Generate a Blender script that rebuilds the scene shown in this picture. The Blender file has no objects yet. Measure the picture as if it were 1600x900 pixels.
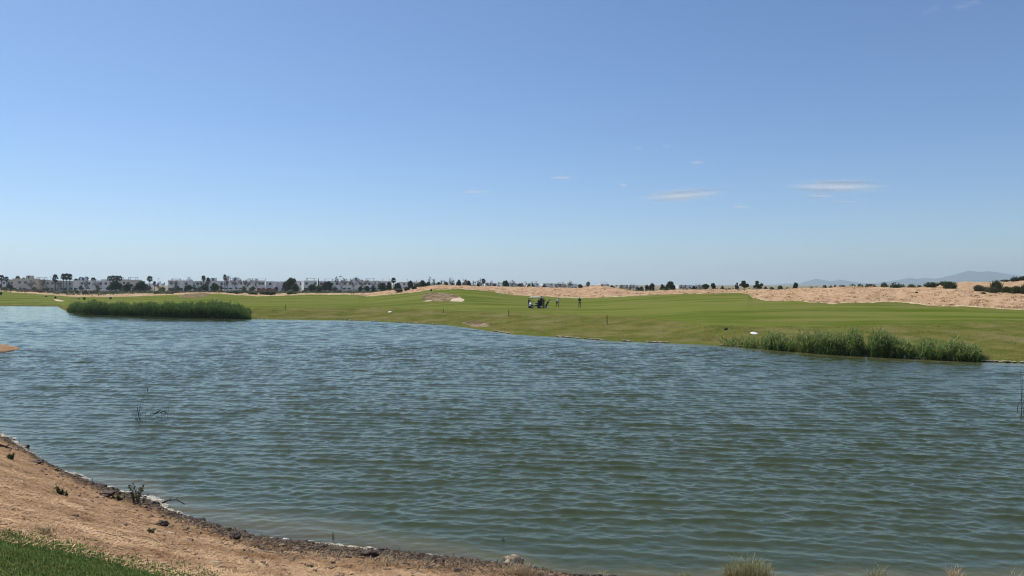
import bpy, bmesh, math, random
import numpy as np
from mathutils import Vector, Matrix
SC = bpy.context.scene
COL = SC.collection
R = math.radians
rng = np.random.RandomState(7)
random.seed(7)

# ------------------------------------------------------------------ camera
EYE, FPX, HOR = 5.0, 1156.0, 445.0          # eye height over the lake, focal length and horizon row of the photo (1600 px wide)
cam = bpy.data.cameras.new('camera'); co = bpy.data.objects.new('camera', cam); COL.objects.link(co)
cam.sensor_width = 36; cam.lens = 36 * FPX / 1600; cam.clip_start = .05; cam.clip_end = 60000
co.location = (0, 0, EYE); co.rotation_euler = (R(90) - math.atan((450 - HOR) / FPX), 0, 0)
SC.camera = co
# ------------------------------------------------------------------ sky, sun, exposure
SUN_EL, SUN_AZ = 58, -52
w = bpy.data.worlds.new('World'); SC.world = w; w.use_nodes = True
nt = w.node_tree; sky = nt.nodes.new('ShaderNodeTexSky'); sky.sky_type = 'NISHITA'; sky.sun_disc = False
sky.sun_elevation = R(SUN_EL); sky.sun_rotation = R(SUN_AZ); sky.air_density = .9; sky.dust_density = .4; sky.ozone_density = 6; sky.altitude = 50
wb = nt.nodes.new('ShaderNodeMix'); wb.data_type = 'RGBA'; wb.blend_type = 'MULTIPLY'; wb.inputs[0].default_value = 1; wb.inputs[7].default_value = (.955, 1.005, 1.065, 1)   # the phone's cool white balance
nt.links.new(sky.outputs[0], wb.inputs[6]); nt.links.new(wb.outputs[2], nt.nodes['Background'].inputs[0]); nt.nodes['Background'].inputs[1].default_value = .113
sl = bpy.data.lights.new('sun', 'SUN'); so = bpy.data.objects.new('sun', sl); COL.objects.link(so)
sl.energy = 4.4; sl.angle = R(.53); sl.color = (1, .96, .89)
sv = Vector((math.sin(R(SUN_AZ)) * math.cos(R(SUN_EL)), math.cos(R(SUN_AZ)) * math.cos(R(SUN_EL)), math.sin(R(SUN_EL))))
so.rotation_euler = sv.to_track_quat('Z', 'Y').to_euler(); so.location = sv * 100
SC.view_settings.view_transform = 'Standard'; SC.view_settings.look = 'None'; SC.view_settings.gamma = 1
SC.view_settings.exposure = 0.0
SC.render.engine = 'CYCLES'
SC.cycles.max_bounces = 8; SC.cycles.transparent_max_bounces = 24; SC.cycles.volume_bounces = 3
SC.cycles.use_denoising = True; SC.cycles.sample_clamp_indirect = 6
SC.cycles.volume_max_steps = 64; SC.cycles.filter_width = 1.15

# ------------------------------------------------------------------ helpers
def interp(tab):
    xs = [t[0] for t in tab]; ys = [t[1] for t in tab]
    return lambda p: np.interp(p, xs, ys)

def mesh_np(name, v, faces, smooth=False):
    """v (n,3); faces (m,k) int array, or list of such arrays"""
    if not isinstance(faces, list): faces = [faces]
    me = bpy.data.meshes.new(name)
    v = np.asarray(v, np.float32); me.vertices.add(len(v)); me.vertices.foreach_set('co', v.ravel())
    lo = np.concatenate([f.ravel() for f in faces]).astype(np.int32)
    tot = np.concatenate([np.full(len(f), f.shape[1]) for f in faces]).astype(np.int32)
    st = np.concatenate([[0], np.cumsum(tot)[:-1]]).astype(np.int32)
    me.loops.add(len(lo)); me.loops.foreach_set('vertex_index', lo)
    me.polygons.add(len(tot)); me.polygons.foreach_set('loop_start', st); me.polygons.foreach_set('loop_total', tot)
    if smooth: me.polygons.foreach_set('use_smooth', np.ones(len(tot), bool))
    me.update(calc_edges=True); return me

def attr(me, name, data):
    data = np.asarray(data, np.float32)
    if data.ndim == 1:
        a = me.attributes.new(name, 'FLOAT', 'POINT'); a.data.foreach_set('value', data)
    else:
        a = me.attributes.new(name, 'FLOAT_COLOR', 'POINT')
        if data.shape[1] == 3: data = np.concatenate([data, np.ones((len(data), 1), np.float32)], 1)
        a.data.foreach_set('color', np.ascontiguousarray(data, np.float32).ravel())

def obj(name, me, m=None, parent=None):
    o = bpy.data.objects.new(name, me); COL.objects.link(o)
    if m is not None:
        for mm in (m if isinstance(m, (list, tuple)) else [m]): me.materials.append(mm)
    if parent is not None: o.parent = parent
    return o

def empty(name, loc, rz=0):
    o = bpy.data.objects.new(name, None); COL.objects.link(o); o.location = loc; o.rotation_euler = (0, 0, rz); o.empty_display_size = .2
    return o

def tag(o, label=None, cat=None, group=None, kind=None):
    if label: o['label'] = label
    if cat: o['category'] = cat
    if group: o['group'] = group
    if kind: o['kind'] = kind
    return o

class MB:
    """collects boxes, tubes, lumps; build() links them as one mesh object"""
    def __init__(s): s.v = []; s.f = []; s.n = 0; s.mi = []
    def add(s, v, f, mi=0):
        s.v += [tuple(p) for p in v]; s.f += [tuple(i + s.n for i in q) for q in f]; s.mi += [mi] * len(f); s.n += len(v)
    def box(s, c, d, rz=0, taper=1, mi=0, rx=0):
        cx, cy, cz = c; hx, hy, hz = d[0] / 2, d[1] / 2, d[2] / 2; vs = []
        M = Matrix.Rotation(rz, 3, 'Z') @ Matrix.Rotation(rx, 3, 'X')
        for z in (-1, 1):
            k = taper if z > 0 else 1
            for x, y in ((-1, -1), (1, -1), (1, 1), (-1, 1)):
                p = M @ Vector((x * hx * k, y * hy * k, z * hz)); vs.append((p.x + cx, p.y + cy, p.z + cz))
        s.add(vs, [(3, 2, 1, 0), (4, 5, 6, 7), (0, 1, 5, 4), (1, 2, 6, 5), (2, 3, 7, 6), (3, 0, 4, 7)], mi)
    def tube(s, pts, rad, n=6, mi=0):
        pts = [Vector(p) for p in pts]
        if not isinstance(rad, (list, tuple)): rad = [rad] * len(pts)
        vs = []; fs = []
        for i, p in enumerate(pts):
            t = (pts[min(i + 1, len(pts) - 1)] - pts[max(i - 1, 0)]).normalized()
            a = t.cross(Vector((0, 0, 1)) if abs(t.z) < .9 else Vector((1, 0, 0))).normalized(); b = t.cross(a)
            for k in range(n):
                an = 2 * math.pi * k / n; q = p + (a * math.cos(an) + b * math.sin(an)) * rad[i]; vs.append(q)
        for i in range(len(pts) - 1):
            for k in range(n): fs.append((i * n + k, i * n + (k + 1) % n, (i + 1) * n + (k + 1) % n, (i + 1) * n + k))
        fs.append(tuple(range(n))[::-1]); fs.append(tuple((len(pts) - 1) * n + k for k in range(n)))
        s.add(vs, fs, mi)
    def lump(s, c, r, jit=.15, nu=8, nv=6, seed=0, mi=0):
        rr = random.Random(seed); vs = [(c[0], c[1], c[2] - r[2])]; fs = []
        for j in range(1, nv):
            th = math.pi * j / nv
            for i in range(nu):
                ph = 2 * math.pi * i / nu; k = 1 + rr.uniform(-jit, jit)
                vs.append((c[0] + r[0] * math.sin(th) * math.cos(ph) * k, c[1] + r[1] * math.sin(th) * math.sin(ph) * k, c[2] - r[2] * math.cos(th) * k))
        vs.append((c[0], c[1], c[2] + r[2])); L = len(vs) - 1
        for i in range(nu):
            fs.append((0, 1 + (i + 1) % nu, 1 + i)); fs.append((L, L - nu + i, L - nu + (i + 1) % nu))
            for j in range(nv - 2):
                a = 1 + j * nu; fs.append((a + i, a + (i + 1) % nu, a + nu + (i + 1) % nu, a + nu + i))
        s.add(vs, fs, mi)
    def quadstrip(s, pts, wid, side, mi=0):
        """flat tapering blade along pts"""
        vs = []; fs = []
        for p, ww in zip(pts, wid):
            p = Vector(p); vs += [p - side * ww / 2, p + side * ww / 2]
        for i in range(len(pts) - 1): fs.append((2 * i, 2 * i + 1, 2 * i + 3, 2 * i + 2))
        s.add(vs, fs, mi)
    def mesh(s, name, smooth=False):
        me = bpy.data.meshes.new(name); me.from_pydata([tuple(p) for p in s.v], [], s.f)
        me.polygons.foreach_set('material_index', s.mi)
        if smooth: me.polygons.foreach_set('use_smooth', [True] * len(s.f))
        me.update(); return me
    def build(s, name, m, parent=None, smooth=False): return obj(name, s.mesh(name, smooth), m, parent)

# ------------------------------------------------------------------ materials
class NT:
    def __init__(s, name):
        s.m = bpy.data.materials.new(name); s.m.use_nodes = True; s.t = s.m.node_tree; s.p = s.t.nodes['Principled BSDF']; s.out = s.t.nodes['Material Output']
    def n(s, typ, **kw):
        nd = s.t.nodes.new('ShaderNode' + typ)
        for k, v in kw.items(): setattr(nd, k, v)
        return nd
    def link(s, a, b): s.t.links.new(a, b)
    def set(s, sock, v):
        if isinstance(v, bpy.types.NodeSocket): s.link(v, sock)
        elif v is not None:
            if isinstance(v, tuple) and len(v) == 3 and sock.type == 'RGBA': v = v + (1,)
            sock.default_value = v
    def math(s, op, a, b=None, c=None, clamp=False):
        nd = s.n('Math', operation=op, use_clamp=clamp); s.set(nd.inputs[0], a)
        if b is not None: s.set(nd.inputs[1], b)
        if c is not None: s.set(nd.inputs[2], c)
        return nd.outputs[0]
    def mix(s, f, a, b, blend='MIX'):
        nd = s.n('Mix', data_type='RGBA', blend_type=blend); s.set(nd.inputs[0], f); s.set(nd.inputs[6], a); s.set(nd.inputs[7], b); return nd.outputs[2]
    def ramp(s, x, a, b, lo=0., hi=1.):
        nd = s.n('MapRange', interpolation_type='SMOOTHSTEP'); s.set(nd.inputs[0], x); nd.inputs[1].default_value = a; nd.inputs[2].default_value = b
        nd.inputs[3].default_value = lo; nd.inputs[4].default_value = hi; return nd.outputs[0]
    def noise(s, scale, detail=4, rough=.55, vec=None, stretch=None):
        if vec is None: vec = s.pos()
        if stretch:
            mp = s.n('Mapping'); s.link(vec, mp.inputs[0]); mp.inputs[3].default_value = stretch; vec = mp.outputs[0]
        nd = s.n('TexNoise'); s.link(vec, nd.inputs['Vector']); nd.inputs['Scale'].default_value = scale; nd.inputs['Detail'].default_value = detail; nd.inputs['Roughness'].default_value = rough
        return nd.outputs[0]
    def pos(s):
        if not hasattr(s, '_p'): s._p = s.n('NewGeometry').outputs['Position']
        return s._p
    def objpos(s):
        if not hasattr(s, '_o'): s._o = s.n('TexCoord').outputs['Object']
        return s._o
    def attr(s, name):
        nd = s.n('Attribute', attribute_name=name); return nd
    def bump(s, h, strength, dist):
        b = s.n('Bump'); s.link(h, b.inputs['Height']); b.inputs['Strength'].default_value = strength; b.inputs['Distance'].default_value = dist
        s.link(b.outputs[0], s.p.inputs['Normal'])

def mat(name, c1, c2=None, scale=8., rough=.6, bump=0., spec=.3, metal=0., use_obj=True):
    k = NT(name); p = k.p
    p.inputs['Roughness'].default_value = rough; p.inputs['Specular IOR Level'].default_value = spec; p.inputs['Metallic'].default_value = metal
    if c2 is None: c2 = tuple(x * .8 for x in c1)
    nz = k.noise(scale, 5, .6, k.objpos() if use_obj else None)
    k.link(k.mix(k.ramp(nz, .35, .65), c1, c2), p.inputs['Base Color'])
    if bump: k.bump(nz, bump, .02)
    return k.m

def leafmat(name, c1, c2, trans=.25, rough=.55):
    """foliage: each leaf carries its own 'tint' between two leaf colours"""
    k = NT(name); a = k.attr('tint').outputs['Fac']
    c = k.mix(a, c1, c2); k.link(c, k.p.inputs['Base Color']); k.p.inputs['Roughness'].default_value = rough; k.p.inputs['Specular IOR Level'].default_value = .06
    tr = k.n('BsdfTranslucent'); k.link(c, tr.inputs[0]); mx = k.n('MixShader'); mx.inputs[0].default_value = trans
    k.link(k.p.outputs[0], mx.inputs[1]); k.link(tr.outputs[0], mx.inputs[2]); k.link(mx.outputs[0], k.out.inputs[0]); return k.m

M = {}
M['leaf_dark'] = leafmat('dark_leaf', (.03, .05, .018), (.07, .10, .036), .32)
M['leaf_mid'] = leafmat('mid_leaf', (.055, .075, .028), (.12, .145, .055), .35)
M['leaf_olive'] = leafmat('olive_leaf', (.085, .09, .04), (.17, .165, .085), .35)
M['leaf_grey'] = leafmat('grey_leaf', (.10, .10, .07), (.19, .175, .13))
M['leaf_brown'] = leafmat('russet_leaf', (.12, .07, .045), (.20, .13, .085))
M['palm'] = leafmat('palm_frond', (.03, .045, .02), (.07, .09, .04), .2)
M['palm_dry'] = leafmat('dry_palm_frond', (.13, .10, .06), (.22, .17, .11), .1)
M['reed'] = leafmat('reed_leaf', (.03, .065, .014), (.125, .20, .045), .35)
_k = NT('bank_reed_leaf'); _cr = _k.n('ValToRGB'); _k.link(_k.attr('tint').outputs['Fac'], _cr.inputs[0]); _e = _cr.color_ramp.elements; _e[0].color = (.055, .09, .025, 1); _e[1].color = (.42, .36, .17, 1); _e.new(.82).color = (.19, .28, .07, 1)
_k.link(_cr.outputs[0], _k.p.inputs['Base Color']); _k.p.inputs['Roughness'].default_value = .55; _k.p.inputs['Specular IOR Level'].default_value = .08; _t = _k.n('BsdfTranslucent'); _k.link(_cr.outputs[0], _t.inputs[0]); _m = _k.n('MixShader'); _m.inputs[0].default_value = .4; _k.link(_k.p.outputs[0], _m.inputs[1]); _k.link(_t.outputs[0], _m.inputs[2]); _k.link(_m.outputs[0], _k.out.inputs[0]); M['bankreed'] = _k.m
M['twig'] = leafmat('twig', (.15, .13, .11), (.27, .24, .21), .05)
M['straw'] = leafmat('straw', (.42, .30, .16), (.66, .52, .33), .2)
M['lawn'] = leafmat('lawn_blade', (.065, .12, .025), (.24, .32, .10), .5)
M['rough'] = leafmat('rough_grass_blade', (.11, .125, .03), (.21, .185, .07), .45)
M['bark'] = mat('bark', (.11, .085, .065), (.06, .045, .035), 6, .9)
M['palmbark'] = mat('palm_bark', (.17, .135, .10), (.09, .07, .055), 9, .9)
M['white'] = mat('white_render', (.88, .84, .79), (.80, .76, .71), .6, .8)
M['cream'] = mat('cream_render', (.70, .60, .49), (.60, .51, .42), .6, .8)
M['greywall'] = mat('grey_render', (.58, .53, .48), (.49, .45, .41), .6, .8)
M['glass'] = mat('window_glass', (.07, .075, .085), (.05, .055, .06), 3, .08, spec=.5)
M['roofgrey'] = mat('grey_roof', (.20, .19, .18), (.14, .135, .13), 2, .8)
M['wood'] = mat('brown_timber', (.16, .09, .05), (.10, .06, .035), 8, .7)
M['terracotta'] = mat('terracotta', (.34, .13, .07), (.26, .10, .06), 8, .8)
M['metal'] = mat('grey_metal', (.35, .35, .35), (.28, .28, .28), 8, .4, metal=.6)
M['black'] = mat('black_plastic', (.018, .018, .02), (.028, .028, .03), 20, .45)
M['rubber'] = mat('rubber', (.015, .015, .015), (.025, .025, .025), 40, .8)
M['cartwhite'] = mat('white_cart_plastic', (.78, .78, .76), (.72, .72, .70), 5, .3, spec=.5)
M['cartcream'] = mat('cream_roof_plastic', (.74, .68, .52), (.68, .62, .47), 5, .35, spec=.5)
M['skin'] = mat('skin', (.42, .25, .17), (.36, .20, .14), 20, .5)
M['navy'] = mat('navy_cloth', (.014, .016, .028), (.02, .022, .035), 30, .85)
M['blackcloth'] = mat('black_cloth', (.014, .014, .016), (.022, .022, .024), 30, .85)
M['whitecloth'] = mat('white_cloth', (.80, .80, .79), (.72, .72, .72), 30, .85)
M['greycloth'] = mat('grey_trousers', (.10, .10, .095), (.075, .075, .07), 30, .85)
M['khaki'] = mat('dark_grey_trousers', (.055, .055, .05), (.04, .04, .037), 30, .85)
M['hair'] = mat('dark_hair', (.02, .015, .012), (.03, .022, .016), 60, .6)
M['stake'] = mat('dark_green_stake', (.05, .055, .025), (.035, .035, .02), 10, .7)
M['slab'] = mat('white_slab', (.80, .79, .76), (.70, .69, .65), 6, .8, bump=.3)
M['rock'] = mat('pale_rock', (.44, .36, .26), (.14, .10, .065), 9, .9, bump=.8)
M['foam'] = mat('dried_foam', (.66, .62, .50), (.24, .20, .14), 22, .9, bump=.8, use_obj=False)
M['muck'] = mat('dark_muck', (.085, .056, .034), (.035, .024, .016), 18, .7, bump=.8, use_obj=False)
M['deadwood'] = mat('dead_wood', (.36, .27, .18), (.22, .16, .11), 14, .85)
M['darkwood'] = mat('dark_dead_wood', (.06, .05, .04), (.03, .026, .02), 14, .8)
M['bleached'] = mat('bleached_wood', (.56, .48, .38), (.42, .34, .25), 14, .85)
M['pebble'] = mat('pebbles', (.30, .20, .13), (.13, .085, .055), 30, .8, use_obj=False)

# ------------------------------------------------------------------ lie of the land: curves over the bearing (px) of the photograph's columns
nearY = interp([(-900, 60), (-600, 54), (-400, 48), (-200, 36), (-100, 29), (0, 23.6), (35, 21.6), (60, 19.9), (100, 18.2), (135, 17.8), (170, 17.6), (240, 16.75), (262, 15.6), (300, 15.1), (345, 14.5), (380, 14.3), (450, 13.95), (560, 13.6), (620, 13.45), (700, 13.2), (790, 12.95), (840, 12.6), (880, 12.4), (920, 12.3), (1100, 12.2), (1600, 12.2), (2200, 12.2)])
_q = np.arange(-1200, 2600, 4.); _s = np.convolve(np.pad(nearY(_q), 60, 'edge'), np.hanning(121) / np.hanning(121).sum(), 'valid')
nearS = lambda p: np.interp(p, _q, _s)      # the shoreline without its bays, for the slope of the bank
farY = interp([(-900, 185), (-300, 180), (0, 175), (88, 172), (104, 140), (130, 126), (250, 115.5), (390, 109), (550, 105), (606, 99.7), (700, 91.7), (756, 81.9), (803, 75), (869, 71.4), (944, 66.8), (1000, 65), (1121, 61.5), (1214, 56.7), (1295, 53.3), (1360, 51.7), (1491, 49), (1600, 47.2), (1800, 44), (2200, 40)])
def prof(tabY, tabP):
    fy, fp = interp(tabY), interp(tabP)
    return fy, (lambda p: EYE - (fp(p) - HOR) / FPX * fy(p))
bY, bZ = prof([(-600, 192), (0, 184), (90, 182), (112, 148), (130, 136), (250, 129), (390, 120), (550, 129), (650, 120), (700, 112), (800, 100), (900, 95), (1000, 88), (1100, 70), (1200, 67), (1300, 66), (1400, 70), (1500, 72), (1600, 74), (2200, 74)],
              [(-600, 474.5), (0, 475), (90, 475), (112, 482), (130, 485.5), (250, 484.5), (390, 483), (550, 480.5), (650, 482.5), (700, 485.5), (800, 490), (900, 492.5), (1000, 496), (1100, 508), (1200, 512), (1300, 513), (1400, 508), (1500, 505.5), (1600, 505), (2200, 505)])
EDGE = [(-600, 454), (0, 455.5), (60, 459.5), (110, 463.5), (150, 464.3), (200, 463.5), (230, 462), (270, 461), (340, 459), (400, 463), (450, 461.5), (480, 460.5), (560, 460.5), (572, 463.5), (600, 461), (640, 457.5), (680, 452.5), (720, 451.5), (760, 455), (800, 460.5), (850, 463), (880, 465), (920, 465.8), (960, 464), (1000, 462), (1050, 460), (1100, 458.5), (1155, 457.5), (1168, 459), (1176, 465), (1190, 468.5), (1230, 470.5), (1270, 472.3), (1300, 474.5), (1335, 473), (1400, 472.2), (1430, 475), (1450, 477), (1500, 479.5), (1550, 481.8), (1600, 483.7), (2200, 488)]
cY, cZ = prof([(-600, 290), (0, 290), (110, 250), (340, 240), (400, 235), (560, 240), (640, 210), (720, 190), (800, 185), (920, 180), (1000, 175), (1100, 172), (1155, 170), (1168, 161), (1176, 143), (1190, 131), (1230, 125), (1300, 115), (1400, 120), (1450, 110), (1500, 105), (1600, 98), (2200, 90)], EDGE)
dY, dZ = prof([(-600, 310), (0, 308), (110, 272), (340, 258), (400, 262), (560, 262), (640, 232), (720, 215), (800, 212), (920, 208), (1000, 200), (1100, 200), (1168, 190), (1200, 175), (1300, 155), (1400, 152), (1500, 136), (1600, 128), (2200, 122)],
              [(-600, 452), (0, 453.5), (60, 457.5), (110, 461.5), (150, 462.5), (200, 460.5), (230, 460), (270, 459.5), (300, 457.8), (340, 457.6), (400, 460.5), (450, 460), (480, 459.5), (545, 459.5), (575, 458.5), (600, 455), (650, 449.5), (690, 445), (720, 446.6), (760, 447.6), (800, 448), (850, 449), (900, 450.5), (912, 449), (922, 447), (935, 446), (950, 448), (970, 451.5), (1000, 455.5), (1050, 453.6), (1100, 452.3), (1150, 453), (1200, 452.5), (1250, 451), (1300, 449.5), (1330, 448.5), (1400, 449.5), (1450, 450.5), (1500, 454), (1520, 456), (1560, 458.5), (1600, 460), (2200, 462)])
eP = interp([(1440, 449), (1480, 443), (1510, 440.5), (1560, 441), (1600, 439), (2200, 436)])
def sst(a, b, x):
    t = np.clip((x - a) / (b - a), 0, 1); return t * t * (3 - 2 * t)
def waves2(x, y, lam, amp, n=7, seed=0):
    r = np.random.RandomState(seed); o = 0
    for i in range(n):
        a = r.uniform(0, 2 * np.pi); k = 2 * np.pi / (lam * r.uniform(.6, 1.6)); o = o + np.sin(k * (x * np.cos(a) + y * np.sin(a)) + r.uniform(0, 6.28))
    return o * amp / math.sqrt(n)
def terrain(px, Y, detail=True):
    px = np.asarray(px, float); Y = np.asarray(Y, float); px, Y = np.broadcast_arrays(px, Y)
    yn, yf = nearY(px), farY(px)
    X = (px - 800) / FPX * Y
    yn = yn + waves2(X, X * 0, 1.6, .10, 5, 3) + waves2(X, X * 0, .5, .045, 4, 4)
    d = yn - Y
    near = .06 + .10 * sst(0, .5, d) + (3.4 - .16) * np.clip((nearS(px) - Y) / np.maximum(nearS(px) - 1.2, 1), 0, 1)
    near = near * sst(-.02, .15, d)
    bed = -np.minimum(1.4, np.minimum((Y - yn) * (.13 + .25 * sst(450, 1000, px)), (yf - Y) * .15)) - .01
    zb = np.maximum(bZ(px), .2)
    dy2 = np.where(px > 1440, 205., dY(px) + 30); e_z = np.where(px > 1440, EYE - (eP(px) - HOR) / FPX * 205., np.minimum(dZ(px) * .75 + .3, 3.0))
    K = [(yf, 0 * px), (yf + .5, .14 + 0 * px), (np.maximum(bY(px), yf + 3), zb), (cY(px), cZ(px)), (dY(px), dZ(px)), (dY(px) + 14, np.where(px > 1440, dZ(px) - .1, dZ(px) - .4)), (np.maximum(dy2, dY(px) + 22), e_z), (np.maximum(dy2, dY(px) + 22) + 45, 1.3 + 0 * px), (600 + 0 * px, 1.2 + 0 * px), (16000 + 0 * px, 1.2 + 0 * px)]
    land = np.zeros_like(Y)
    for (a, za), (b, zb_) in zip(K[:-1], K[1:]):
        t = np.clip((Y - a) / (b - a), 0, 1); tt = .55 * t + .45 * t * t * (3 - 2 * t)
        land = np.where(Y >= a, za + (zb_ - za) * tt, land)
    z = np.where(d > 0, near, np.where(Y < yf, bed, land))
    # the lake ends out of frame on both sides
    close = np.maximum(sst(-420, -640, px), sst(1950, 2200, px)); mid = (Y > yn - 1) & (Y < yf + 1)
    z = np.where(mid, z * (1 - close) + 1.2 * close, z)
    # low sandy spit running in from the left
    for (spx, sy, rx, ry, h) in ((-92, 54.0, 4.2, 6.0, .9), (-200, 52, 7, 9, 1.2)):
        q = ((X - (spx - 800) / FPX * sy) / rx) ** 2 + ((Y - sy) / ry) ** 2
        z = np.maximum(z, h * (1 - q) ** 1 * (q < 1) - 1.5 * (q >= 1) * 1 - (q < 1) * .0) if h else z
    if detail:
        sand = sst(-6, 4, Y - cY(px)) * (1 - sst(280, 420, Y))
        z = z + sand * (waves2(X, Y, 9, .10, 7, 11) + waves2(X, Y, 3.2, .075, 7, 12))
        g = sst(1, 8, Y - yf) * (1 - sst(-10, 0, Y - cY(px)))
        z = z + g * waves2(X, Y, 26, .05, 6, 13)
        bk = sst(0, 1.5, Y - yf) * (1 - sst(0, 8, Y - bY(px)))
        z = z + bk * (waves2(X, Y, 4, .05, 6, 14) + waves2(X, Y, 1.4, .03, 6, 15))
        nb = sst(.1, .8, d); z = z + nb * (waves2(X, Y, 1.5, .012, 6, 16) + waves2(X, Y, .45, .010, 7, 17) + waves2(X, Y, .18, .005, 7, 18))
    return z
def ground_z(px, Y): return float(terrain(np.array([float(px)]), np.array([float(Y)]), True)[0])
def P(px, Y, dz=0):
    return Vector(((px - 800) / FPX * Y, Y, ground_z(px, Y) + dz))
def hit(px, py, y0=None, y1=420):
    """distance at which the sight line through a photo point meets the land"""
    ys = np.arange(y0 if y0 else float(farY(px)) + .2, y1, .1); zr = EYE - (py - HOR) / FPX * ys; zt = terrain(np.full_like(ys, float(px)), ys)
    i = np.argmax(zr <= zt); return float(ys[i]) if (zr <= zt).any() else float(ys[-1])
def hit_near(px, py):
    ys = np.arange(2, float(nearY(px)) + 1.5, .02); zr = EYE - (py - HOR) / FPX * ys; zt = np.maximum(terrain(np.full_like(ys, float(px)), ys), 0)
    i = np.argmax(zr <= zt); return float(ys[i]) if (zr <= zt).any() else float(ys[-1])

# ------------------------------------------------------------------ ground sheet
cols = np.concatenate([np.arange(-600, -60, 12), np.arange(-60, 1660, 2.0), np.arange(1660, 2201, 12)])
rows = np.concatenate([np.arange(.6, 6, .3), np.arange(6, 26, .055), np.arange(26, 47, .5), np.arange(47, 210, .3), np.arange(210, 330, .6), np.geomspace(330, 700, 60), np.geomspace(720, 15000, 40)])
GP, GY = np.meshgrid(cols, rows); nr, nc = GP.shape
GX = (GP - 800) / FPX * GY; GZ = terrain(GP, GY)
PYg = HOR + (EYE - GZ) * FPX / GY
V = np.stack([GX, GY, GZ], -1).reshape(-1, 3)
ii = np.arange((nr - 1) * nc).reshape(nr - 1, nc)[:, :-1].ravel(); F1 = np.stack([ii, ii + 1, ii + nc + 1, ii + nc], 1)
# the rest of the turn, behind and beside the camera
thL = math.atan((-600 - 800) / FPX); thR = math.atan((2200 - 800) / FPX); ns = 36
base = len(V); ring = []
for k in range(1, ns):
    th = thR + (2 * math.pi + thL - thR) * k / ns; q = .5 - .5 * math.cos(math.pi * k / ns)
    zz = GZ[:, -1] * (1 - q) + GZ[:, 0] * q; rr = rows * ((1 - q) / math.cos(thR) + q / math.cos(thL))
    ring.append(np.stack([rr * math.sin(th), rr * math.cos(th), zz], -1))
ring = np.stack(ring, 1); V2 = ring.reshape(-1, 3); nb = ns - 1
def idx(r, k): return r * nc + nc - 1 if k == 0 else (r * nc if k == ns else base + r * nb + k - 1)
F2 = np.array([(idx(r, k), idx(r, k + 1), idx(r + 1, k + 1), idx(r + 1, k)) for r in range(nr - 1) for k in range(ns)])
cen = len(V) + len(V2)
Vall = np.concatenate([V, V2, [[0, 0, 3.4]]])
hub = [i for i in range(nc)] + [idx(0, k) for k in range(1, ns)]
F3 = np.array([(cen, hub[(i + 1) % len(hub)], hub[i]) for i in range(len(hub))])
gme = mesh_np('ground', Vall, [F1, F2, F3], True)
fe = interp(EDGE)
isfar = (GY > farY(GP) - 2)
dune = np.where(isfar, np.clip((GY - cY(GP)) / 3 + .5, 0, 1), 0)
plain = sst(0, 30, GY - np.maximum(dY(GP) + 18, np.where(GP > 1440, 230, 0)))
dune = dune * (1 - plain)
roughm = np.where(isfar, np.clip(.5 - (GY - bY(GP)) / 14, 0, 1), 0)
_cs = np.convolve(np.pad(cY(_q), 45, 'edge'), np.hanning(91) / np.hanning(91).sum(), 'valid'); cS = np.interp(GP, _q, _cs)
roughm = np.maximum(roughm, isfar * np.clip(.62 - (cS - GY) / 30, 0, .5) * sst(950, 1080, GP))
# bare patches given by outlines (px, py) on the fairway
def poly(pts, lo=60):
    pts = np.array(pts, float); ins = np.zeros(GP.shape, bool); j = len(pts) - 1
    for i in range(len(pts)):
        xi, yi, xj, yj = *pts[i], *pts[j]
        ins ^= ((yi > PYg) != (yj > PYg)) & (GP < (xj - xi) * (PYg - yi) / (yj - yi + 1e-9) + xi); j = i
    return (ins & isfar & (GY > lo) & (GY < 330)).astype(float)
def soft(a, n=2):
    for _ in range(n):
        a = (a + np.roll(a, 1, 0) + np.roll(a, -1, 0) + np.roll(a, 1, 1) + np.roll(a, -1, 1)) / 5
    return a
brown = soft(poly([(658, 464), (664, 459), (676, 457), (690, 457), (704, 459), (714, 461), (722, 466), (715, 470.5), (690, 471), (668, 470), (659, 468)])) * .95
brown = np.maximum(brown, soft(poly([(279, 463), (290, 459), (318, 458), (331, 459), (322, 463), (300, 466.5), (284, 466.5)], 200)))
brown = np.maximum(brown, .6 * soft(poly([(718, 503), (735, 499), (752, 501), (768, 505), (764, 511), (742, 511), (722, 507)]), 6))
pale = soft(poly([(703, 470.6), (707, 466.5), (718, 465), (726, 468), (723, 471.3)]))
pale = np.maximum(pale, soft(poly([(83, 467), (92, 468.2), (101, 470.3), (98, 471), (88, 470.4)], 170)))
pale = np.maximum(pale, .42 * soft(poly([(748, 504), (754, 503), (764, 505.5), (764, 508.5), (752, 508)]), 4))
pale = np.maximum(pale, .9 * soft(poly([(660, 470.5), (672, 469), (676, 470), (668, 471)]), 1))
lawnpy = interp([(-600, 800), (-100, 826), (0, 836), (60, 843), (100, 850), (150, 862), (200, 877), (250, 888), (300, 897), (340, 907), (420, 930), (700, 1050), (2200, 1500)])
near = (GY < nearY(GP) + .6)
lawn = np.where(near, np.clip(.5 + (PYg - lawnpy(GP)) / 24, 0, 1), 0)
ex = np.zeros(len(Vall) - len(V))
def full(a, fill=0.): return np.concatenate([a.ravel(), np.full(len(Vall) - len(V), fill)])
spit = ((GX + 44) ** 2 / 200 + (GY - 54) ** 2 / 150 < 1)
attr(gme, 'cover', np.stack([full(dune), full(roughm), full(brown)], 1))
attr(gme, 'shore', np.stack([full(lawn, .5), full((near | spit).astype(float), 0), full(pale)], 1))
attr(gme, 'plain', full(plain, .6))
shore_d = np.where(near, nearY(GP) - GY, 9.)
attr(gme, 'wet', full(np.clip(1 - shore_d / (3.6 + 1.8 * np.clip(waves2(GP, GP * 0, 160, 1, 5, 61), -1, 1)), 0, 1)))
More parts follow.
